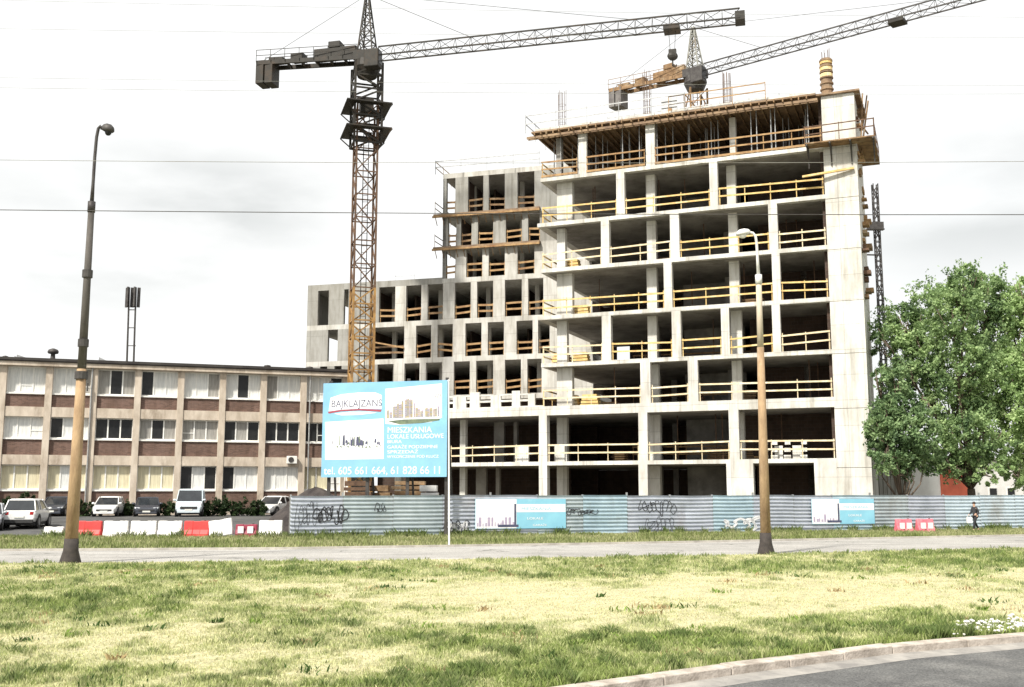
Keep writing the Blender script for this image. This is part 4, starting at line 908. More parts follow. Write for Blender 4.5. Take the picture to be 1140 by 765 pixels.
def banner(x0, x1, y0, y1, split, label, seed):
    s0, zt = FN.at(x0, y0, -.03); s1, zb = FN.at(x1, y1, -.03); sm = s0 + (s1 - s0) * split
    b = thing('banner', FN.P((s0 + s1) / 2, -.03, zb), label, 'banner', 'banners hung on the fence')
    MB().fbox(FN, s0, s1, -.035, -.025, zb, zt).build('sheet', M_cyan, b)
    MB().fbox(FN, s0 + .02, sm, -.038, -.0355, zb + .02, zt - .02).build('picture_ground', M_bwhite, b)
    MB().fbox(FN, sm + .001, s1 - .02, -.038, -.0355, zb + (zt - zb) * .55, zt - (zt - zb) * .18).build('pale_stripe', M_bwhite, b)
    r = random.Random(seed); mb = MB(); s = s0 + .1
    while s < sm - .15:
        w = r.uniform(.04, .14); h = (zt - zb) * r.choice((.1, .14, .2, .3, .12)); mb.fbox(FN, s, s + w, -.041, -.0385, zb + .12, zb + .12 + h); s += w + r.uniform(.01, .1)
    mb.build('skyline_print', M_pp, b)
    mb = MB().fbox(FN, sm - (sm - s0) * .45, sm + .1, -.043, -.0415, zb + .08, zb + .2); mb.fbox(FN, sm - .12, sm - .02, -.043, -.0415, zb + .2, zt - .25); mb.build('dark_print', M_dk, b)
    for q in range(3): text(['MIESZKANIA', 'LOKALE', 'GARAŻE'][q], .2 - q * .03, FN, sm + .25 + q * .3, -.041, zb + (zt - zb) * (.62 if q == 0 else .3 - (q - 1) * .22), [M_cyan, M_bwhite, M_bwhite][q], b, sx=1.4)
banner(529, 630, 555.5, 588, .45, 'wide cyan and white banner on the fence just right of the billboard', 3)
banner(903, 974, 555.5, 583, .44, 'smaller cyan and white banner on the fence below the right hand pier', 5)
# ------------------------------------------------------------------ BILLBOARD
Bp0 = hz(357, 53.2); Bp1 = hz(497, 51.6)
K = Frame(Bp0, Bp1)
zb_, zt_ = K.at(357, 531.5)[1], K.at(357, 427)[1]
bd = thing('billboard', K.P(K.L / 2, .2, 0), 'large cyan advertising billboard with two white pictures and a phone number, raised above the fence', 'billboard')
M_bc = mat('board_cyan', (0.23, 0.46, 0.62), (0.19, 0.39, 0.58), .6, .45, c3=(.25, .54, .66))
MB().fbox(K, 0, K.L, 0, .06, zb_, zt_).build('panel', M_bc, bd)
mb = MB()
for z in (zb_ + .15, (zb_ + zt_) / 2, zt_ - .15): mb.beam(K.P(0, .14, z), K.P(K.L, .14, z), .12)
mb.build('back_frame', M_steel, bd)
for s in (.3, K.L * .36, K.L * .68, K.L - .1):
    mb = MB().beam(K.P(s, .28, 0), K.P(s, .28, zt_ + .15), .16); mb.beam(K.P(s, 1.5, 0), K.P(s, .36, zt_ - .8), .1)
    mb.build('post', M_steel, bd)
def KB(px, py): return K.at(px, py)
def kflat(mb, poly, d0_, d1_=-.001):
    """thin printed patch: px polygon -> slab of d0..d1 in n"""
    P0 = [K.at(x, y) for x, y in poly]; pts = [K.P(s, -abs(d1_), z) for s, z in P0]; v = -K.n * (abs(d0_) - abs(d1_)); mb.extr(pts, (0, 0, 0), (v[0], v[1], 0)); return mb
kflat(MB(), [(362, 470), (427, 466), (427, 511), (362, 512)], .006).build('lower_picture', M_bwhite, bd)
kflat(MB(), [(429, 433), (492, 427), (492, 465), (480, 470), (445, 473), (429, 472)], .006).build('upper_picture', M_bwhite, bd)
rb2 = random.Random(9); mb = MB(); mg = MB()
for k in range(46):
    x = rb2.gauss(396, 11); x = min(max(x, 366), 422); y = 497 - rb2.uniform(0, 4) - abs(x - 394) * .02; h = rb2.uniform(1.5, 5) + (8 if 376 < x < 384 else 0) + (4 if 390 < x < 402 else 0); w = rb2.uniform(.8, 2.4)
    kflat(mb if rb2.random() < .6 else mg, [(x, y), (x + w, y), (x + w * .9, y - h), (x + w * .2, y - h * .9)], .009 + rb2.uniform(0, .003), .0065)
for k in range(14): x = 370 + k * 4; kflat(mg, [(x, 498 + rb2.uniform(-6, 2)), (x + 3, 499), (x + 2, 496)], .0095, .0065)
mb.build('skyline_print', M_dk, bd); mg.build('greenery_print', M_pg, bd)
mb = MB(); mp_ = MB(); mt = MB()
for k in range(22):
    x = 432 + k * 2.6 + rb2.uniform(-1, 1); h = 6 + 12 * math.exp(-((x - 452) / 10) ** 2) + rb2.uniform(0, 6); w = rb2.uniform(1.2, 2.6); y = 466 - (x - 430) * .04
    kflat(mp_ if k % 2 else mt, [(x - .4, y), (x + w + .3, y), (x + w + .3, y - h), (x - .4, y - h * .93)], .0085, .0065)
    for j in range(int(h / 2.2)): kflat(rb2.choice((mb, mb, mt)), [(x, y - j * 2.2), (x + w, y - j * 2.2), (x + w, y - j * 2.2 - 1.7), (x, y - j * 2.2 - 1.2)], .0105 + rb2.uniform(0, .002), .009)
for x in (484, 486.5, 489): kflat(mb, [(x, 443), (x + 1, 443), (x + 2.6, 438), (x + 1.5, 438)], .009, .0065)
mp_.build('facade_print', M_pp, bd); mb.build('window_print', M_pgy, bd); mt.build('ground_print', M_pt, bd)
kflat(MB(), [(431, 469), (450, 467), (490, 466), (489, 468), (470, 471), (445, 472.5)], .0095, .0065).build('ground_print', M_pg, bd)
# logo ribbon
kflat(MB(), [(368, 443), (380, 439), (400, 437), (418, 437), (425, 440), (425, 455), (400, 455), (380, 456), (366, 458)], .006).build('logo_plate', M_bwhite, bd)
kflat(MB(), [(365, 458.5), (380, 456.3), (400, 455.3), (425, 456), (424, 458.5), (400, 457), (380, 458), (366, 460.5)], .009, .0065).build('logo_underline', M_pr, bd)
kflat(MB(), [(372, 460.5), (390, 458.5), (412, 458.5), (420, 459.5), (400, 462), (380, 462.5)], .006).build('logo_swoosh', M_bwhite, bd)
s, z = KB(368.5, 453.5); s2, _ = KB(424, 453)
t = text('BAJKLAJZANS', .50, K, s, -.0085, z, M_dk, bd, sx=.9, bold=.0)
for i, (tx, px, py, sz, sxx) in enumerate((('MIESZKANIA', 431, 482, .36, 1.0), ('LOKALE USŁUGOWE', 431, 488.5, .28, .98), ('BIURA', 431, 493.5, .2, 1.2), ('GARAŻE PODZIEMNE', 431, 499.5, .2, 1.2), ('SPRZEDAŻ', 431, 505, .2, 1.5), ('WYKOŃCZENIE POD KLUCZ', 431, 510, .17, 1.05))):
    s, z = KB(px, py); text(tx, sz * 1.12, K, s, -.006, z, M_bwhite, bd, sx=sxx * 1.02, bold=.0)
s, z = KB(360.5, 528.2); text('tel. 605 661 664, 61 828 66 11', .54, K, s, -.006, z, M_bwhite, bd, sx=.925, bold=.0)
# slim white post before the billboard
p = onz(500, 609); q = ony(499.5, 424, p[1])
wp = MB().tube([(p[0], p[1], 0), (q[0] - .0, p[1], q[2])], [.04, .03], 8); wp.blob((q[0], p[1], q[2]), .05, 6, 4)
tag(wp.build('slim_post', M_white), 'slim white post standing on the verge before the fence at the billboard edge', 'post')
# ------------------------------------------------------------------ STREET LAMPS
M_pole = mat('pole_concrete', (0.40, 0.28, 0.165), (0.22, 0.145, 0.085), 2.6, .9, detail=11, bump=.6, c3=(0.50, 0.42, 0.31), stretch=(1, 1, .35))
M_tar = mat('tar', (0.035, 0.03, 0.028), (0.06, 0.05, 0.045), 6, .8)
def lamp(base, pts, yj, rbase, rj, rs, head, label, mh, out, fxy, mup):
    Yb = base[1]; P = [ony(x, y, Yb) for x, y in pts]
    jl = ony(*yj, Yb); l = thing('street_lamp', (base[0], Yb, 0), label, 'street lamp', 'street lamps on concrete poles')
    fx = fxy; B0 = Vector((base[0], Yb, 0)); J = Vector(jl); rm = rbase + (rj - rbase) * fx
    MB().tube([(base[0], Yb, -.1), tuple(B0.lerp(J, fx * .5)), tuple(B0.lerp(J, fx))], [rbase, (rbase + rm) / 2, rm], 18).build('pole', M_pole, l, True)
    MB().tube([tuple(B0.lerp(J, fx)), jl], [rm * .93, rj], 18).build('upper_pole', mup, l, True)  # upper stretch of the same pole, split off for its own tone
    MB().lathe((base[0], Yb, 0), [(rbase * 1.7, -.05), (rbase * 1.5, .12), (rbase * 1.12, .4), (rbase * 1.05, .75)], 14).build('base_collar', M_tar, l, True)
    MB().tube([jl] + P, [rs * 1.35] + [rs] * len(P), 10).build('steel_arm', mh, l, True)
    MB().tube([(jl[0], Yb, jl[2] - .25), (jl[0], Yb, jl[2] + .1)], rj * 1.25, 12).build('collar', mh, l, True)
    e = Vector(P[-1]); d = Vector(out)
    a = math.atan2(d.y, d.x)
    h = MB(); L_, W_, H_ = head
    secs = [(0, .35, .5), (.15, .7, .8), (.45, 1, 1), (.8, .95, .9), (1, .5, .5)]; i0 = 0
    for t, wv, hv in secs:
        c = e + Vector((math.cos(a), math.sin(a), 0)) * L_ * t - Vector((0, 0, .14 * t * L_))
        n = Vector((-math.sin(a), math.cos(a), 0))
        for k in range(10): th = 2 * math.pi * k / 10; h.v.append(tuple(c + n * W_ / 2 * wv * math.cos(th) + Vector((0, 0, 1)) * (H_ * .6 * hv * max(math.sin(th), -.35))))
    for j in range(len(secs) - 1):
        for k in range(10): A = j * 10 + k; Bq = j * 10 + (k + 1) % 10; h.f.append((A, Bq, Bq + 10, A + 10))
    h.f.append(tuple(range(9, -1, -1))); h.f.append(tuple(range(40, 50)))
    hd = h.build('lamp_head', mh, l, True)
    c = e + Vector((math.cos(a), math.sin(a), 0)) * L_ * .55 - Vector((0, 0, .14 * L_ * .55 + H_ * .2))
    MB().blob(tuple(c), (L_ * .3, W_ * .36, H_ * .4), 10, 6).build('lens', M_glass if mh is M_steel else M_white, hd, True)
    return l
b1 = onz(78, 627.5)
lamp(b1, [(103.6, 205), (105.5, 175), (107.5, 153), (109.5, 143), (111.5, 140.5), (113.5, 143.5)], (102, 228), .20, .095, .05, (.38, .30, .34), 'tall street lamp with thick brownish concrete pole, at the left before the brick building', M_steel, (1, 0, 0), .53, mat('pole_silhouette', (.12, .11, .10), (.06, .055, .05), 2, .9, bump=.3, c3=(.17, .15, .13), stretch=(1, 1, .3)))  # upper pole darkened: its silhouette against the sky put into the colour
# climbing bands on its pole
lp = bpy.data.objects['street_lamp']
for yy, rr_ in ((305, .16), (382, .165), (418, .2)):
    a = Vector((b1[0], b1[1], 0)).lerp(Vector(ony(102, 228, b1[1])), (ony(90, yy, b1[1])[2]) / ony(102, 228, b1[1])[2])
    MB().tube([tuple(a - Vector((0, 0, .12))), tuple(a + Vector((0, 0, .12)))], rr_, 12).build('pole_band', M_steel, lp)
b2 = onz(853, 617.5)
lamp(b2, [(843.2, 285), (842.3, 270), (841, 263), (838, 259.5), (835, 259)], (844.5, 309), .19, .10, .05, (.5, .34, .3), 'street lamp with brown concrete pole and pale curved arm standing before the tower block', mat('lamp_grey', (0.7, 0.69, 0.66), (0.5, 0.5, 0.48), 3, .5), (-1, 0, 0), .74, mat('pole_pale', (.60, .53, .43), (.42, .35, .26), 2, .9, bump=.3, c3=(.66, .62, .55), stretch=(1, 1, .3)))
# ------------------------------------------------------------------ OVERHEAD CABLES
def cable(y_l, y_r, Yd, r, label, sag=.25, x0=-40, x1=1180):
    a = ony(-500, y_l, Yd); b = ony(1640, y_r, Yd); r *= .65; mb = MB(); pts = []
    for k in range(41): t = k / 40; p = Vector(a).lerp(Vector(b), t); p.z -= sag * 4 * t * (1 - t) - sag; pts.append(tuple(p))
    tag(mb.tube(pts, r, 5).build('overhead_cable', M_cgrey if r < .01 else M_steel), label, 'cable', 'overhead cables crossing the sky')
cable(233, 243, 30, .02, 'thickest overhead cable, crossing level with the wing roof line', .15)
cable(180, 183, 31, .013, 'overhead cable crossing beside the tower top at the right, second from lowest')
cable(97, 110, 33, .009, 'thin overhead cable just below the front crane counterweight')
cable(85, 101, 34, .008, 'very thin overhead cable level with the front crane counterweight')
cable(30, 48, 34, .008, 'very thin overhead cable passing above the front crane counter jib')
cable(-6, 30, 34, .007, 'topmost very thin overhead cable crossing above the jib tips')
# ------------------------------------------------------------------ VEHICLES
M_tyre = mat('tyre', (0.02, 0.02, 0.02), (0.035, 0.035, 0.035), 8, .9); M_rim = mat('rim', (0.4, 0.4, 0.41), (0.25, 0.25, 0.26), 6, .35, .7)
M_cg = mat('car_glass', (0.03, 0.035, 0.04), (0.015, 0.017, 0.02), 1, .08, spec=.7); M_plast = mat('black_plastic', (0.03, 0.03, 0.03), (0.045, 0.045, 0.045), 4, .7)
M_hl = mat('headlight_glass', (0.6, 0.62, 0.64), (0.4, 0.42, 0.44), 4, .15, spec=.7); M_tl = mat('tail_red', (0.4, 0.02, 0.02), (0.25, 0.01, 0.01), 4, .2); M_plate = mat('number_plate', (0.75, 0.75, 0.7), (.65, .65, .6), 9, .5)
def carpaint(n, c): return mat(n, c, tuple(x * .85 for x in c), .8, .28, .1, spec=.6)
def car(loc, rz, L, Wd, H, paint, label, kind='hatch'):
    """forward = local +x"""
    c = thing('parked_' + ('van' if kind == 'van' else 'car'), loc, label, 'van' if kind == 'van' else 'car', 'vehicles parked before the brick building')
    c.rotation_euler = (0, 0, rz)
    def B_(mb, name, m, par=c, sm=False, bv=0):
        me = bpy.data.meshes.new(name); me.from_pydata(mb.v, [], mb.f); me.validate(); me.materials.append(m); o = bpy.data.objects.new(name, me); COL.objects.link(o); o.parent = par
        if sm:
            for p in me.polygons: p.use_smooth = True
        if bv: q = o.modifiers.new('bevel', 'BEVEL'); q.width = bv; q.segments = 2; q.limit_method = 'ANGLE'
        return o
    belt = H * (.60 if kind != 'van' else .55)
    # lower body stations (x, half width, z bottom, z top)
    if kind == 'van': st = [(-.5, .90, .30, .52), (-.48, .97, .2, .56), (-.3, 1, .18, .57), (.2, 1, .18, .57), (.36, .98, .18, .55), (.46, .93, .2, .42), (.5, .84, .26, .36)]
    elif kind == 'suv': st = [(-.5, .88, .30, .52), (-.48, .96, .24, .60), (-.3, 1, .22, .62), (.15, 1, .22, .61), (.3, .98, .22, .58), (.44, .93, .24, .52), (.5, .80, .30, .42)]
    else: st = [(-.5, .86, .28, .52), (-.48, .95, .2, .60), (-.3, 1, .17, .62), (.1, 1, .17, .61), (.25, .98, .17, .58), (.43, .93, .2, .5), (.5, .78, .26, .40)]
    m = MB()
    for x, w, zb0, zt0 in st:
        hw = Wd / 2 * w; z0 = zb0 * H * .9; z1 = zt0 * H
        m.v += [(x * L, s_ * hw * f, z) for s_, f, z in ((-1, .9, z0), (-1, 1, z0 + (z1 - z0) * .35), (-1, 1, z0 + (z1 - z0) * .75), (-1, .93, z1), (1, .93, z1), (1, 1, z0 + (z1 - z0) * .75), (1, 1, z0 + (z1 - z0) * .35), (1, .9, z0))]
    n = 8
    for j in range(len(st) - 1):
        for k in range(n): A = j * n + k; Bq = j * n + (k + 1) % n; m.f.append((A, Bq, Bq + n, A + n))
    m.f.append(tuple(range(n - 1, -1, -1))); m.f.append(tuple((len(st) - 1) * n + k for k in range(n)))
    B_(m, 'body', paint, sm=False, bv=.04)
    # greenhouse profile (x at belt, x at roof)
    if kind == 'van': gx0, gx1, rx0, rx1 = -.47, .36, -.45, .16
    elif kind == 'suv': gx0, gx1, rx0, rx1 = -.47, .26, -.40, .05
    elif kind == 'sedan': gx0, gx1, rx0, rx1 = -.36, .24, -.2, .04
    else: gx0, gx1, rx0, rx1 = -.47, .25, -.36, .03
    zb1 = (.56 if kind == 'van' else .6) * H; zt1 = H * .955; hb = Wd / 2 * .91; ht = Wd / 2 * .74 if kind != 'van' else Wd / 2 * .82
    g = MB().hexa([(gx0 * L, -hb, zb1), (gx1 * L, -hb, zb1 - .02), (gx1 * L, hb, zb1 - .02), (gx0 * L, hb, zb1), (rx0 * L, -ht, zt1), (rx1 * L, -ht, zt1), (rx1 * L, ht, zt1), (rx0 * L, ht, zt1)])
    B_(g, 'cabin_glass', M_cg, bv=.03)
    rf2 = MB().hexa([(rx0 * L - .04, -ht - .03, zt1 - .02), (rx1 * L + .05, -ht - .03, zt1 - .02), (rx1 * L + .05, ht + .03, zt1 - .02), (rx0 * L - .04, ht + .03, zt1 - .02), (rx0 * L + .05, -ht + .1, H), (rx1 * L - .08, -ht + .1, H), (rx1 * L - .08, ht - .1, H), (rx0 * L + .05, ht - .1, H)])
    B_(rf2, 'roof', paint, bv=.02)
    for sd in (-1, 1):
        for xa, xb in ((gx0, rx0), (gx1, rx1), ((gx0 + gx1) / 2 - .02, (rx0 + rx1) / 2)) + (((gx0 * .55 + gx1 * .1, rx0 * .6 + rx1 * .1),) if kind != 'sedan' else ()):
            B_(MB().beam((xa * L, sd * (hb + .012), zb1 - .03), (xb * L, sd * (ht + .012), zt1), .1 if kind != 'van' or xa > .1 else .5, .05, (0, sd, 0)), 'pillar', paint)
        wx = .31 * L
        for x in (-wx, wx):
            y = sd * (Wd / 2 - .1); r = .32 if kind != 'suv' else .36
            w = B_(MB().tube([(x, y - .1, r), (x, y + .1, r)], r, 20), 'wheel', M_tyre)
            B_(MB().tube([(x, y + sd * .1, r), (x, y + sd * .115, r)], r * .62, 14), 'rim', M_rim, w)
            B_(MB().tube([(x, sd * (Wd / 2 - .04), r + .03), (x, sd * (Wd / 2 + .006), r + .03)], r * 1.14, 20), 'wheel_arch', M_plast)
        B_(MB().blob((gx1 * L - .12, sd * (hb + .14), zb1 + .08), (.07, .12, .08), 8, 5), 'mirror', paint, sm=True)
        B_(MB().hexa([(.455 * L, sd * Wd / 2 * .55, .42 * H), (.49 * L, sd * Wd / 2 * .52, .40 * H), (.465 * L, sd * Wd / 2 * .88, .41 * H), (.43 * L, sd * Wd / 2 * .93, .43 * H), (.44 * L, sd * Wd / 2 * .55, .47 * H), (.475 * L, sd * Wd / 2 * .52, .455 * H), (.45 * L, sd * Wd / 2 * .88, .47 * H), (.42 * L, sd * Wd / 2 * .93, .49 * H)]), 'headlight', M_hl)
        B_(MB().box(-.502 * L, -.47 * L, sd * Wd / 2 * .72 - .1, sd * Wd / 2 * .72 + .1, .45 * H, .56 * H), 'taillight', M_tl, bv=.02)
    B_(MB().box(.47 * L, .508 * L, -Wd * .3, Wd * .3, .27 * H, .37 * H), 'grille', M_plast, bv=.02)
    B_(MB().box(.505 * L, .515 * L, -.26, .26, .22 * H, .22 * H + .11), 'number_plate', M_plate); B_(MB().box(-.512 * L, -.502 * L, -.26, .26, .36 * H, .36 * H + .11), 'number_plate', M_plate)
    B_(MB().box(-.515 * L, -.46 * L, -Wd * .42, Wd * .42, .17 * H, .30 * H), 'bumper', M_plast if kind == 'suv' else paint, bv=.03)
    B_(MB().box(.46 * L, .512 * L, -Wd * .40, Wd * .40, .14 * H, .25 * H), 'bumper', M_plast if kind == 'suv' else paint, bv=.03)
    B_(MB().box(-.42 * L, .42 * L, -Wd * .44, Wd * .44, .17, .32 * H), 'underbody', M_plast)
    return c
def gpos(px, Yd, dx=0): q = hz(px, Yd); return (q[0] + dx, Yd, gz(q[0], Yd) + .03)
Wp = carpaint('car_white', (.78, .78, .77)); Sp = carpaint('car_silver', (.42, .44, .46)); Dp = carpaint('car_dark', (.05, .055, .07)); Vp = carpaint('van_pale', (.62, .70, .74))
car(gpos(33, 62.5), R(101), 4.1, 1.82, 1.66, Wp, 'white hatchback seen from behind, largest parked car left of the lamp pole', 'suv')
car(gpos(-12, 60.5), R(-68), 4.3, 1.78, 1.5, Sp, 'silver car cut off by the left edge of the photo')
car(gpos(122, 77), R(-79), 3.9, 1.72, 1.42, Wp, 'small white car facing the camera, first car right of the lamp pole')
car(gpos(65, 78), R(-80), 4.2, 1.75, 1.42, Dp, 'dark car half hidden between the white hatchback and the lamp pole', 'sedan')
car(gpos(165, 77.5), R(-73), 4.3, 1.75, 1.38, Dp, 'dark car between the small white car and the pale van', 'sedan')
car(gpos(213, 77), R(-77), 4.4, 1.9, 1.95, Vp, 'pale minivan facing the camera, tallest of the parked vehicles', 'van')
car(gpos(306, 80), R(-104), 4.2, 1.75, 1.45, Wp, 'white car beside the left end of the fence', 'sedan')
# ------------------------------------------------------------------ WATER-FILLED BARRIERS
M_bw = mat('barrier_white', (0.80, 0.79, 0.77), (0.68, 0.66, 0.64), 1.5, .5, c3=(.6, .57, .53)); M_br = mat('barrier_red', (0.62, 0.06, 0.055), (0.48, 0.04, 0.04), 1.5, .5, c3=(.66, .14, .12)); M_bdr = mat('barrier_dark_red', (0.28, 0.03, 0.06), (0.16, 0.02, 0.04), 2, .5); M_pk = mat('barrier_pink', (0.70, 0.20, 0.24), (0.56, 0.12, 0.16), 2, .5, c3=(.75, .4, .42))
def barrier(px0, px1, Yd, m, label, H=.78, tilt=0, z0=.03, holes=0, group='plastic road barriers in a row', yaw=None):
    a = hz(px0, Yd); b = hz(px1, Yd); L = b[0] - a[0]; cx = (a[0] + b[0]) / 2
    o = thing('road_barrier', (cx, Yd, z0 if False else gz(cx, Yd) + z0), label, 'road barrier', group)
    o.rotation_euler = (0, tilt, yaw if yaw is not None else rnd.uniform(-.06, .06))
    prof = [(-.24, 0), (-.24, .16), (-.13, .36), (-.08, H), (.08, H), (.13, .36), (.24, .16), (.24, 0)]
    mb = MB(); xs_ = [-L / 2 + .01, -L / 2 + .06, -L / 6, -L / 6 + .05, L / 6 - .05, L / 6, L / 2 - .06, L / 2 - .01]; ins = [.9, 1, 1, .86, .86, 1, 1, .9]
    for x, k in zip(xs_, ins): mb.v += [(x, y * k, z if z < H else H - (.02 if k < 1 else 0)) for y, z in prof]
    n = len(prof)
    for j in range(len(xs_) - 1):
        for k in range(n): A = j * n + k; Bq = j * n + (k + 1) % n; mb.f.append((A, Bq, Bq + n, A + n))
    mb.f.append(tuple(range(n - 1, -1, -1))); mb.f.append(tuple((len(xs_) - 1) * n + k for k in range(n)))
    me = bpy.data.meshes.new('shell'); me.from_pydata(mb.v, [], mb.f); me.validate(); me.materials.append(m); s_ = bpy.data.objects.new('shell', me); COL.objects.link(s_); s_.parent = o
    bv = s_.modifiers.new('bevel', 'BEVEL'); bv.width = .02; bv.segments = 2; bv.limit_method = 'ANGLE'
    me = bpy.data.meshes.new('filler_cap'); q = MB().lathe((L * .3, 0, H), [(.05, -.01), (.05, .03), (.01, .035)], 10); me.from_pydata(q.v, [], q.f); me.materials.append(M_plast); f_ = bpy.data.objects.new('filler_cap', me); COL.objects.link(f_); f_.parent = o
    if holes:
        for hx_ in (-L * .22, L * .22):
            q = MB().box(hx_ - L * .13, hx_ + L * .13, -.25, -.16, .2, .52); me = bpy.data.meshes.new('pocket'); me.from_pydata(q.v, [], q.f); me.materials.append(M_bw if m is M_bdr else M_bw); f_ = bpy.data.objects.new('pocket', me); COL.objects.link(f_); f_.parent = o
    return o
YB = 51.8
barrier(52, 74, YB, M_bw, 'low white barrier lying left of the left lamp pole', .5)
barrier(87, 116, YB, M_br, 'bright red barrier just right of the left lamp pole')
barrier(118, 145, YB, M_bw, 'white barrier next to the red one by the lamp pole')
barrier(148, 176, YB, M_bw, 'white barrier in the middle of three white ones in the row')
barrier(178, 205, YB, M_bw, 'white barrier touching the second red one on its left')
barrier(207, 235, YB, M_br, 'red barrier between two white ones, farther from the lamp pole')
barrier(236, 262, YB, M_bw, 'tilted white barrier right of the second red one', tilt=R(-9), z0=.1)
barrier(264, 288, YB, M_bdr, 'low dark red barrier with two pale pockets', .62, holes=1)
barrier(290, 316, YB, M_bw, 'white barrier at the right end of the row near the fence', z0=.06)
YR = 58.6
for a, b, lb in ((994, 1014, 'pink barrier before the fence, left of the two'), (1017, 1038, 'pink barrier before the fence, right of the two')):
    barrier(a, b, YR - .4 + (a > 1000) * .3, M_pk, lb, .72, holes=1, group='pink road barriers before the fence', yaw=R(15))
# ------------------------------------------------------------------ PERSON
def skin_obj(name, J, E, m, parent, sub=2):
    me = bpy.data.meshes.new(name); me.from_pydata([j[0] for j in J], E, []); o = bpy.data.objects.new(name, me); COL.objects.link(o)
    sk = o.modifiers.new('skin', 'SKIN'); sk.use_smooth_shade = True
    if not me.skin_vertices: me.skin_vertices.new()
    for i, j in enumerate(J):
        r = j[1]; me.skin_vertices[0].data[i].radius = r if isinstance(r, tuple) else (r, r)
    me.skin_vertices[0].data[0].use_root = True
    sb_ = o.modifiers.new('sub', 'SUBSURF'); sb_.levels = sb_.render_levels = sub
    bpy.context.view_layer.update(); dg = bpy.context.evaluated_depsgraph_get(); m2 = bpy.data.meshes.new_from_object(o.evaluated_get(dg)); bpy.data.objects.remove(o)
    m2.materials.clear(); m2.materials.append(m)
    for p_ in m2.polygons: p_.use_smooth = True
    o = bpy.data.objects.new(name, m2); COL.objects.link(o); o.parent = parent; return o
pq = hz(1084, 59.6); HS = 1.62 / 1.75
pe = thing('person', (pq[0], 59.6, .03), 'person in dark jacket and trousers walking along the fence with a white bag', 'person'); pe.rotation_euler = (0, 0, R(195)); pe.scale = (HS, HS, HS)
M_skin = mat('skin', (0.5, 0.32, 0.24), (0.45, 0.28, 0.2), 5, .6); M_jack = mat('dark_cloth', (0.03, 0.032, 0.04), (0.05, 0.05, 0.055), 4, .9); M_trou = mat('dark_trousers', (0.035, 0.035, 0.04), (0.02, 0.02, 0.025), 4, .9); M_hair = mat('hair', (0.05, 0.035, 0.03), (0.03, 0.02, 0.02), 20, .8)
# walking along +x local
J = [((0, 0, .95), .10), ((0, 0, 1.12), .10), ((0.01, 0, 1.32), .125), ((.02, 0, 1.47), .055), ((.035, 0, 1.55), .07), ((.04, 0, 1.66), .085), ((.03, 0, 1.72), .06),
     ((0.02, .17, 1.40), .055), ((-.1, .2, 1.15), .04), ((.02, .22, .93), .032), ((.05, .22, .86), .03),
     ((0.02, -.17, 1.40), .055), ((.10, -.2, 1.14), .04), ((.28, -.2, .98), .032), ((.35, -.19, .95), .03),
     ((.02, .09, .90), .085), ((.16, .1, .50), .06), ((.22, .1, .10), .042), ((.34, .1, .05), .035),
     ((-.02, -.09, .90), .085), ((-.05, -.1, .50), .06), ((-.28, -.1, .16), .042), ((-.20, -.1, .04), .035)]
E_ = [(0, 1), (1, 2), (2, 3), (3, 4), (4, 5), (5, 6), (2, 7), (7, 8), (8, 9), (9, 10), (2, 11), (11, 12), (12, 13), (13, 14), (0, 15), (15, 16), (16, 17), (17, 18), (0, 19), (19, 20), (20, 21), (21, 22)]
skin_obj('body', J, E_, M_skin, pe)
Jj = [((0, 0, .93), (.17, .13)), ((0, 0, 1.12), (.145, .115)), ((0.01, 0, 1.34), (.16, .13)), ((.02, 0, 1.47), .075), ((0.02, .18, 1.41), .075), ((-.1, .21, 1.15), .06), ((.01, .22, .95), .05), ((0.02, -.18, 1.41), .075), ((.10, -.21, 1.14), .06), ((.26, -.2, 1.0), .05)]
skin_obj('jacket', Jj, [(0, 1), (1, 2), (2, 3), (2, 4), (4, 5), (5, 6), (2, 7), (7, 8), (8, 9)], M_jack, pe)
Jt = [((0, 0, .96), (.15, .12)), ((.02, .09, .88), .105), ((.16, .1, .50), .08), ((.215, .1, .13), .06), ((-.02, -.09, .88), .105), ((-.05, -.1, .50), .08), ((-.265, -.1, .19), .06)]
skin_obj('trousers', Jt, [(0, 1), (1, 2), (2, 3), (0, 4), (4, 5), (5, 6)], M_trou, pe)
def lpart(name, mb, m, par):
    me = bpy.data.meshes.new(name); me.from_pydata(mb.v, [], mb.f); me.validate(); me.materials.append(m); o = bpy.data.objects.new(name, me); COL.objects.link(o); o.parent = par
    for p_ in me.polygons: p_.use_smooth = True
    return o
lpart('hair', MB().blob((.025, 0, 1.69), (.105, .09, .095), 12, 8), M_hair, pe)
for x, y, z in ((.28, .1, .05), (-.22, -.1, .06)): lpart('shoe', MB().blob((x, y, z), (.14, .055, .055), 10, 6), M_plast, pe)
bag_l = pe.location
bgm = MB(); bc = (pq[0] - .38, 59.5, .70); bgm.box(bc[0] - .14, bc[0] + .14, bc[1] - .06, bc[1] + .06, bc[2] - .2, bc[2] + .12)
bgm.tube([(bc[0] - .1, bc[1], bc[2] + .12), (bc[0], bc[1], bc[2] + .3), (bc[0] + .1, bc[1], bc[2] + .12)], .01, 5)
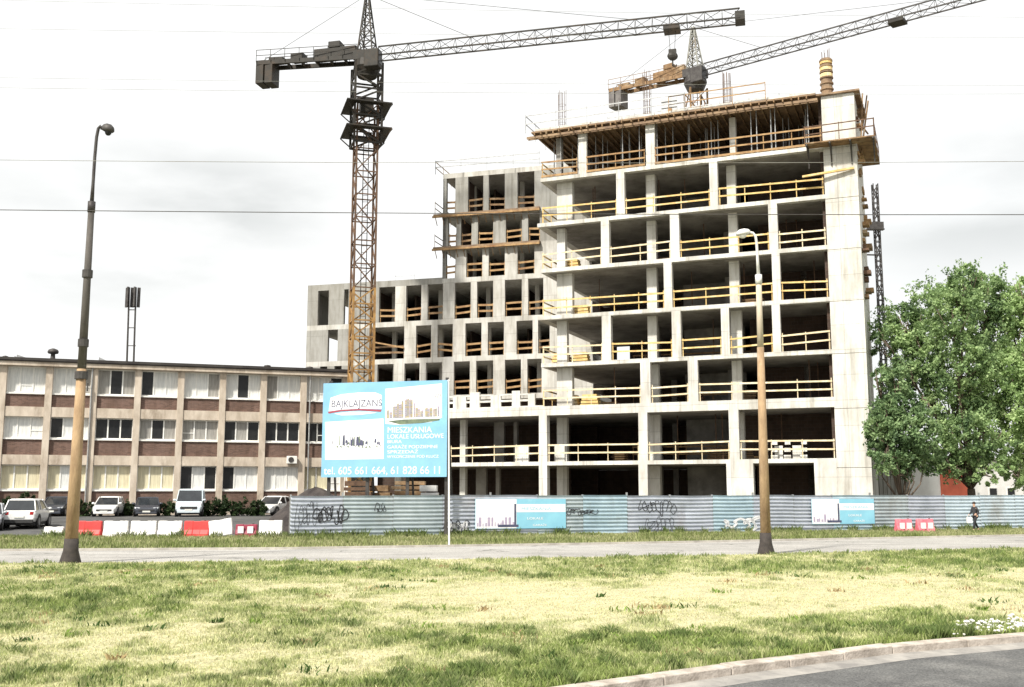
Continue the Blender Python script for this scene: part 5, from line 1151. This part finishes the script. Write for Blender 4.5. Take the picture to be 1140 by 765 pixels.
# ------------------------------------------------------------------ TREES
M_bark = mat('bark', (0.16, 0.12, 0.09), (0.07, 0.055, 0.04), 4, .95, bump=.8, stretch=(1, 1, .3))
def leaf_cloud(lobes, n, size, seed, twig=.12):
    r = np.random.default_rng(seed); P = []
    wts = np.array([l[1] ** 2 for l in lobes]); wts = wts / wts.sum()
    for (c, rad), w in zip(lobes, wts):
        k = int(n * w); nc = max(14, int(k / 55))
        dirs = r.normal(size=(nc, 3)); dirs /= np.linalg.norm(dirs, axis=1)[:, None]
        rr0 = rad * r.uniform(.25, 1.0, nc) ** .45 * r.uniform(.85, 1.12, nc)
        cc = np.array(c) + dirs * rr0[:, None] * np.array([1, 1, .92])
        cr_ = rad * r.uniform(.07, .20, nc)
        idx = r.integers(0, nc, k)
        d = r.normal(size=(k, 3)) * .55
        q = cc[idx] + d * cr_[idx][:, None]; P.append(q)
        nt = int(nc * twig)   # twigs sticking out
        for j in range(nt):
            dd = dirs[j].copy(); dd[2] = dd[2] * 1.0 + (.35 if dd[2] > -.2 else -.3); dd /= np.linalg.norm(dd); m_ = 26
            t = r.uniform(.85, 1.38, m_); P.append(np.array(c) + dd * rad * t[:, None] + r.normal(size=(m_, 3)) * .11)
    P = np.concatenate(P); k = len(P)
    nrm = r.normal(size=(k, 3)); nrm /= np.linalg.norm(nrm, axis=1)[:, None]; a = np.cross(nrm, r.normal(size=(k, 3))); a /= np.linalg.norm(a, axis=1)[:, None]; b = np.cross(nrm, a)
    s_ = size * r.uniform(.6, 1.4, k)[:, None]; a = a * s_; b = b * s_ * .55
    V = np.stack([P - a, P - b * 1, P + a, P + b], 1)
    return V.reshape(-1, 3), (np.arange(k)[:, None] * 4 + [0, 1, 2, 3])
def tree(base, lobes, n, size, seed, m, label, trunk_r=.25, group='trees beside the tower', cat='tree', name='leafy_tree', fork=.24):
    t = thing(name, base, label, cat, group); bz = Vector(base); r = random.Random(seed)
    V, Fc = leaf_cloud(lobes, n, size, seed)
    np_mesh('crown', V - np.array(base), Fc, m, None, 4, parent=t)
    mb = MB(); cen = Vector((0, 0, 0))
    for c, q in lobes: cen += Vector(c)
    cen /= len(lobes); fk = bz.lerp(Vector((cen.x, cen.y, cen.z)), fork); fk.x = bz.x + (cen.x - bz.x) * .3
    mb.tube([bz - Vector((0, 0, .2)), bz.lerp(fk, .5) + Vector((r.uniform(-.1, .1), 0, 0)), fk], [trunk_r * 1.25, trunk_r, trunk_r * .85], 10)
    for c, q in lobes:
        cv = Vector(c); mid = fk.lerp(cv, .5) + Vector((r.uniform(-.5, .5), r.uniform(-.5, .5), r.uniform(-.2, .5)))
        mb.tube([fk, mid, cv], [trunk_r * .5, trunk_r * .28, .04], 6)
        for j in range(4):
            e = cv + Vector((r.uniform(-1, 1), r.uniform(-1, 1), r.uniform(-.6, 1))) * q * .75; mb.tube([mid.lerp(cv, .6), e], [.05, .02], 4)
    mb.build('trunk', M_bark, t, True)
    return t
def lob(lst, Yd, seed, spread=2.2):
    r = random.Random(seed); out = []
    for px, py, rp_ in lst:
        dy = r.uniform(-spread, spread); Y_ = Yd + dy; out.append((ony(px, py, Y_), rp_ / 1185 * Y_))
    return out
L_shr = leaf_mat('leaf_shrub', (.015, .03, .012), (.035, .06, .022), (.07, .11, .04)); L_mid = leaf_mat('leaf_mid', (.085, .145, .065), (.26, .38, .16), (.47, .60, .29)); L_dark = leaf_mat('leaf_dark', (.065, .115, .055), (.20, .31, .14), (.38, .50, .25)); L_light = leaf_mat('leaf_light', (.22, .33, .13), (.38, .52, .22), (.55, .68, .34))
B1 = [(1008, 365, 32), (1040, 345, 34), (1075, 318, 24), (1060, 345, 36), (1098, 340, 34), (1035, 395, 36), (1010, 410, 30), (1068, 400, 40), (1100, 390, 36), (1055, 445, 36), (1095, 440, 36), (1075, 485, 34), (1048, 505, 24), (1100, 500, 26), (984, 378, 20), (1000, 352, 16), (1078, 303, 12), (1100, 320, 22), (1118, 350, 26), (1075, 522, 18), (1098, 528, 16), (1055, 520, 14)]
tb = hz(1086, 65)
tree((tb[0], 65, 0), lob(B1, 65, 2), 70000, .10, 31, L_mid, 'largest leafy tree between fence and tower, its mid green crown topmost', .26)
B2 = [(984, 470, 22), (980, 420, 12), (1000, 425, 18), (985, 480, 24), (1004, 455, 26), (1018, 480, 28), (985, 510, 18), (1008, 505, 24), (1000, 525, 12), (985, 455, 14), (1030, 510, 20), (975, 500, 10)]
tb = hz(1006, 62.8); tree((tb[0], 62.8, 0), lob(B2, 62.8, 3, .5), 28000, .105, 32, L_dark, 'smaller dark green tree beside the right hand pier, lowest crown', .14)
B3 = [(1135, 385, 26), (1125, 415, 32), (1150, 420, 40), (1135, 455, 36), (1165, 470, 42), (1130, 490, 30), (1155, 510, 30), (1175, 400, 36), (1190, 450, 36), (1128, 528, 16), (1145, 535, 16), (1125, 350, 24), (1150, 345, 30), (1140, 328, 20), (1165, 318, 30), (1190, 350, 36)]
tb = hz(1160, 65.5); tree((tb[0], 65.5, 0), lob(B3, 65.5, 4, 1.5), 66000, .10, 33, L_light, 'bright yellow green tree at the right edge of the photo', .24)
for i, (px, py, rp_, lb) in enumerate(((1060, 340, 0, ''),)): pass
# dark shrubs before the brick building
shr = [(92, 76.5, 1.3, 'dark shrub directly behind the left lamp pole'), (142, 78.5, .9, 'dark shrub between the small white car and the dark car'), (190, 78.5, 1.0, 'dark shrub just left of the pale minivan'), (236, 76.5, 1.3, 'dark shrub just right of the pale minivan'), (252, 77, 1.1, 'low dark shrub second to the right of the pale minivan'), (268, 77.5, 1.1, 'low dark shrub midway between minivan and white car by the fence'), (284, 78, 1.15, 'dark shrub just left of the white car by the fence'), (30, 76.5, 1.5, 'broad dark shrub behind the white hatchback'), (8, 76, 1.2, 'dark shrub at the left edge behind the silver car')]
for i, (px, Yd, hh, lb) in enumerate(shr):
    q = hz(px, Yd); z = gz(q[0], Yd); r = random.Random(i + 40)
    lb_ = [((q[0] + r.uniform(-.5, .5), Yd + r.uniform(-.3, .3), z + hh * r.uniform(.35, .7)), hh * r.uniform(.4, .55)) for _ in range(4)]
    tree((q[0], Yd, z), lb_, 2600, .10, 60 + i, L_shr, lb, .05, 'shrubs before the brick building', 'shrub', 'shrub', .2)
# ------------------------------------------------------------------ LOW WHITE BUILDING behind the trees
S = Frame(hz(985, 76), hz(1190, 84))
wb = thing('low_white_building', S.P(7, 0, 0), 'low white rendered building with orange red door behind the trees', 'building')
zh = S.at(1060, 512)[1]
MB().fbox(S, 2.4, S.L, 0, 8, 0, zh).build('wall', mat('white_render', (.8, .79, .76), (.68, .66, .63), .8, .9, c3=(.6, .58, .55)), wb)
MB().fbox(S, 2.1, S.L + .3, -.3, 8.3, zh, zh + .2).build('roof', M_cgrey, wb)
sa, sb = S.at(1047, 540)[0], S.at(1078, 540)[0]
dr = MB().fbox(S, sa, sb, -.06, -.002, 0, S.at(1060, 517)[1] - .3).build('door', mat('red_door', (.55, .13, .07), (.42, .09, .05), 1, .6), wb)
MB().fbox(S, sb - .45, sb - .38, -.12, -.062, 1.0, 1.2).build('handle', M_galv, dr)
for px in (1100, 1120): s = S.at(px, 540)[0]; w_ = MB().fbox(S, s, s + .9, -.05, -.002, 1.2, 2.6).build('window', M_white, wb); MB().fbox(S, s + .08, s + .82, -.06, -.051, 1.28, 2.52).build('pane', M_glass, w_)
# grey garage-like wall right next to the pier
G_ = Frame(hz(976, 73), hz(1010, 75)); gw = thing('concrete_shed', G_.P(1, 0, 0), 'low grey concrete shed at the foot of the tower by the dark tree', 'shed')
MB().fbox(G_, 0, G_.L, 0, 4, 0, 4.1).build('wall', M_grey, gw); MB().fbox(G_, -.15, G_.L + .15, -.15, 4.15, 4.1, 4.25).build('roof', M_wcon, gw)
for s in np.arange(.3, G_.L - .2, .45): MB().fbox(G_, s, s + .06, -.03, -.001, .3, 3.9).build('rib', M_grey, gw)
# ------------------------------------------------------------------ site clutter behind the fence
hp = MB(); q = hz(352, 56); rh = random.Random(15); n = 26
V = []
for j in range(9):
    for i in range(n):
        t = i / n * 6.283; rad = (1 - j / 8) ; V.append((q[0] + 3.0 * rad * math.cos(t) + rh.uniform(-.15, .15), 56 + 1.6 * rad * math.sin(t), (2.42 * (1 - rad ** 1.6)) + rh.uniform(-.07, .07)))
hp.v = V
for j in range(8):
    for i in range(n): A = j * n + i; Bq = j * n + (i + 1) % n; hp.f.append((A, Bq, Bq + n, A + n))
tag(hp.build('soil_heap', mat('dark_soil', (.07, .06, .055), (.035, .03, .03), 2, .95, bump=1)), 'dark heap of soil showing above the left end of the fence', 'heap')
clut = [(398, 57, 1.4, 2.55, M_rust, 'rust red stack of shuttering under the billboard, left'), (425, 58, 1.0, 2.5, M_brown, 'brown timber stack under the middle of the billboard'), (455, 57.5, 1.6, 2.6, M_brown, 'brown timber stack under the right half of the billboard'), (478, 57, .9, 2.55, M_bw, 'white crate stack under the right edge of the billboard')]
for px, Yd, w, h, m, lb in clut:
    q = hz(px, Yd); st_ = thing('material_stack', (q[0], Yd, 0), lb, 'material stack', 'material stacks behind the fence')
    k = 0; z = 0
    while z < h: hh = rh.uniform(.22, .4); dx = rh.uniform(-.1, .1); MB().box(q[0] - w / 2 + dx, q[0] + w / 2 + dx, Yd - .5, Yd + .5, z + .01, z + hh - .06).build('layer', m, st_, bevel=.01); z += hh
# portable toilet / cabin seen through the open ground floor bay
q = hz(893, 74.5); cb_ = thing('site_cabin', (q[0], 74.5, 0), 'small white site cabin glimpsed through the ground floor beside the right hand pier', 'cabin')
# person's bag is carried: its own thing
tag(bgm.build('shopping_bag', M_bw), 'small white carrier bag held by the walking person', 'bag')
MB().box(q[0] - 1.1, q[0] + 1.1, 73.6, 75.5, .1, 3.0).build('wall', M_white, cb_, bevel=.03); MB().box(q[0] - 1.2, q[0] + 1.2, 73.5, 75.6, 3.0, 3.12).build('roof', M_galv, cb_)
MB().box(q[0] - .6, q[0] + .1, 73.55, 73.598, .15, 2.3).build('door', M_cur[2], cb_)
# ------------------------------------------------------------------ SKY, SUN, CAMERA
world = bpy.data.worlds.new('World'); scene.world = world; world.use_nodes = True
N = world.node_tree.nodes; L = world.node_tree.links; bg = N['Background']; out = N['World Output']
SKX, SKY_, SKZ = .6, .2, .35
SUN_EL, SUN_AZ = R(48), R(215)      # azimuth clockwise from +Y (behind the camera, to the left)
sky = N.new('ShaderNodeTexSky'); sky.sky_type = 'NISHITA'; sky.sun_disc = False; sky.sun_elevation = SUN_EL; sky.sun_rotation = SUN_AZ
sky.dust_density = 3; L.new(sky.outputs[0], bg.inputs[0]); bg.inputs[1].default_value = 0.08
tc = N.new('ShaderNodeTexCoord'); mp = N.new('ShaderNodeMapping'); mp.inputs['Scale'].default_value = (1.5, 1.5, 5.0); mp.inputs['Location'].default_value = (SKX, SKY_, SKZ)
L.new(tc.outputs['Generated'], mp.inputs[0])
nz = N.new('ShaderNodeTexNoise'); nz.inputs['Scale'].default_value = 1.3; nz.inputs['Detail'].default_value = 7; nz.inputs['Roughness'].default_value = .5; L.new(mp.outputs[0], nz.inputs['Vector'])
rp2 = N.new('ShaderNodeValToRGB'); e = rp2.color_ramp.elements; e[0].position = .34; e[0].color = (.86, .87, .86, 1); e[1].position = .5; e[1].color = (1.0, 1.0, .985, 1)
L.new(nz.outputs['Fac'], rp2.inputs[0])
cb = None
for (px, py, rad, amt) in ((50, 275, .26, .7), (235, 225, .22, .8), (150, 300, .20, .6), (1120, 240, .20, .7), (1200, 200, .26, .6), (640, 230, .0001, .0)):
    v = ray(px, py); v = v / np.linalg.norm(v)
    sc_ = N.new('ShaderNodeVectorMath'); sc_.operation = 'MULTIPLY'; sc_.inputs[1].default_value = (1, 1, 2.6); L.new(tc.outputs['Generated'], sc_.inputs[0])
    ds = N.new('ShaderNodeVectorMath'); ds.operation = 'DISTANCE'; ds.inputs[1].default_value = (v[0], v[1], v[2] * 2.6); L.new(sc_.outputs[0], ds.inputs[0])
    mr = N.new('ShaderNodeMapRange'); mr.interpolation_type = 'SMOOTHSTEP'; mr.inputs['From Min'].default_value = rad; mr.inputs['From Max'].default_value = 0; mr.inputs['To Max'].default_value = amt; L.new(ds.outputs['Value'], mr.inputs['Value'])
    if cb is None: cb = mr.outputs[0]
    else:
        mm_ = N.new('ShaderNodeMath'); mm_.operation = 'MAXIMUM'; L.new(cb, mm_.inputs[0]); L.new(mr.outputs[0], mm_.inputs[1]); cb = mm_.outputs[0]
n5 = N.new('ShaderNodeTexNoise'); n5.inputs['Scale'].default_value = 5; n5.inputs['Detail'].default_value = 6; m5 = N.new('ShaderNodeMapping'); m5.inputs['Scale'].default_value = (1, 1, 3); L.new(tc.outputs['Generated'], m5.inputs[0]); L.new(m5.outputs[0], n5.inputs['Vector'])
r5 = N.new('ShaderNodeValToRGB'); r5.color_ramp.elements[0].position = .30; r5.color_ramp.elements[1].position = .56; L.new(n5.outputs['Fac'], r5.inputs[0])
m6 = N.new('ShaderNodeMath'); m6.operation = 'MULTIPLY'; L.new(cb, m6.inputs[0]); L.new(r5.outputs[0], m6.inputs[1])
mxs = N.new('ShaderNodeMixRGB'); mxs.inputs[2].default_value = (.60, .615, .60, 1); L.new(m6.outputs[0], mxs.inputs[0]); L.new(rp2.outputs[0], mxs.inputs[1])
bg2 = N.new('ShaderNodeBackground'); L.new(mxs.outputs[0], bg2.inputs[0]); bg2.inputs[1].default_value = 0.66
ms = N.new('ShaderNodeMixShader'); ms.inputs[0].default_value = .93; L.new(bg.outputs[0], ms.inputs[1]); L.new(bg2.outputs[0], ms.inputs[2]); L.new(ms.outputs[0], out.inputs[0])
sl = bpy.data.lights.new('sun', 'SUN'); sl.energy = 3.7; sl.angle = R(4); sl.color = (1, .95, .86)
so = bpy.data.objects.new('sun', sl); COL.objects.link(so)
dv = Vector((math.sin(SUN_AZ) * math.cos(SUN_EL), math.cos(SUN_AZ) * math.cos(SUN_EL), math.sin(SUN_EL))); so.rotation_euler = dv.to_track_quat('Z', 'Y').to_euler(); so.location = dv * 100
cam = bpy.data.cameras.new('camera'); co = bpy.data.objects.new('camera', cam); COL.objects.link(co)
co.location = (0, 0, CH); co.rotation_euler = (math.pi / 2 + TH, 0, 0); cam.sensor_width = 36; cam.lens = F / 1140 * 36; cam.clip_end = 4000; cam.clip_start = .1
scene.camera = co
scene.render.resolution_x = 1024; scene.render.resolution_y = 687
scene.view_settings.view_transform = 'Standard'; scene.view_settings.look = 'None'; scene.view_settings.gamma = 1; scene.view_settings.exposure = 0.85
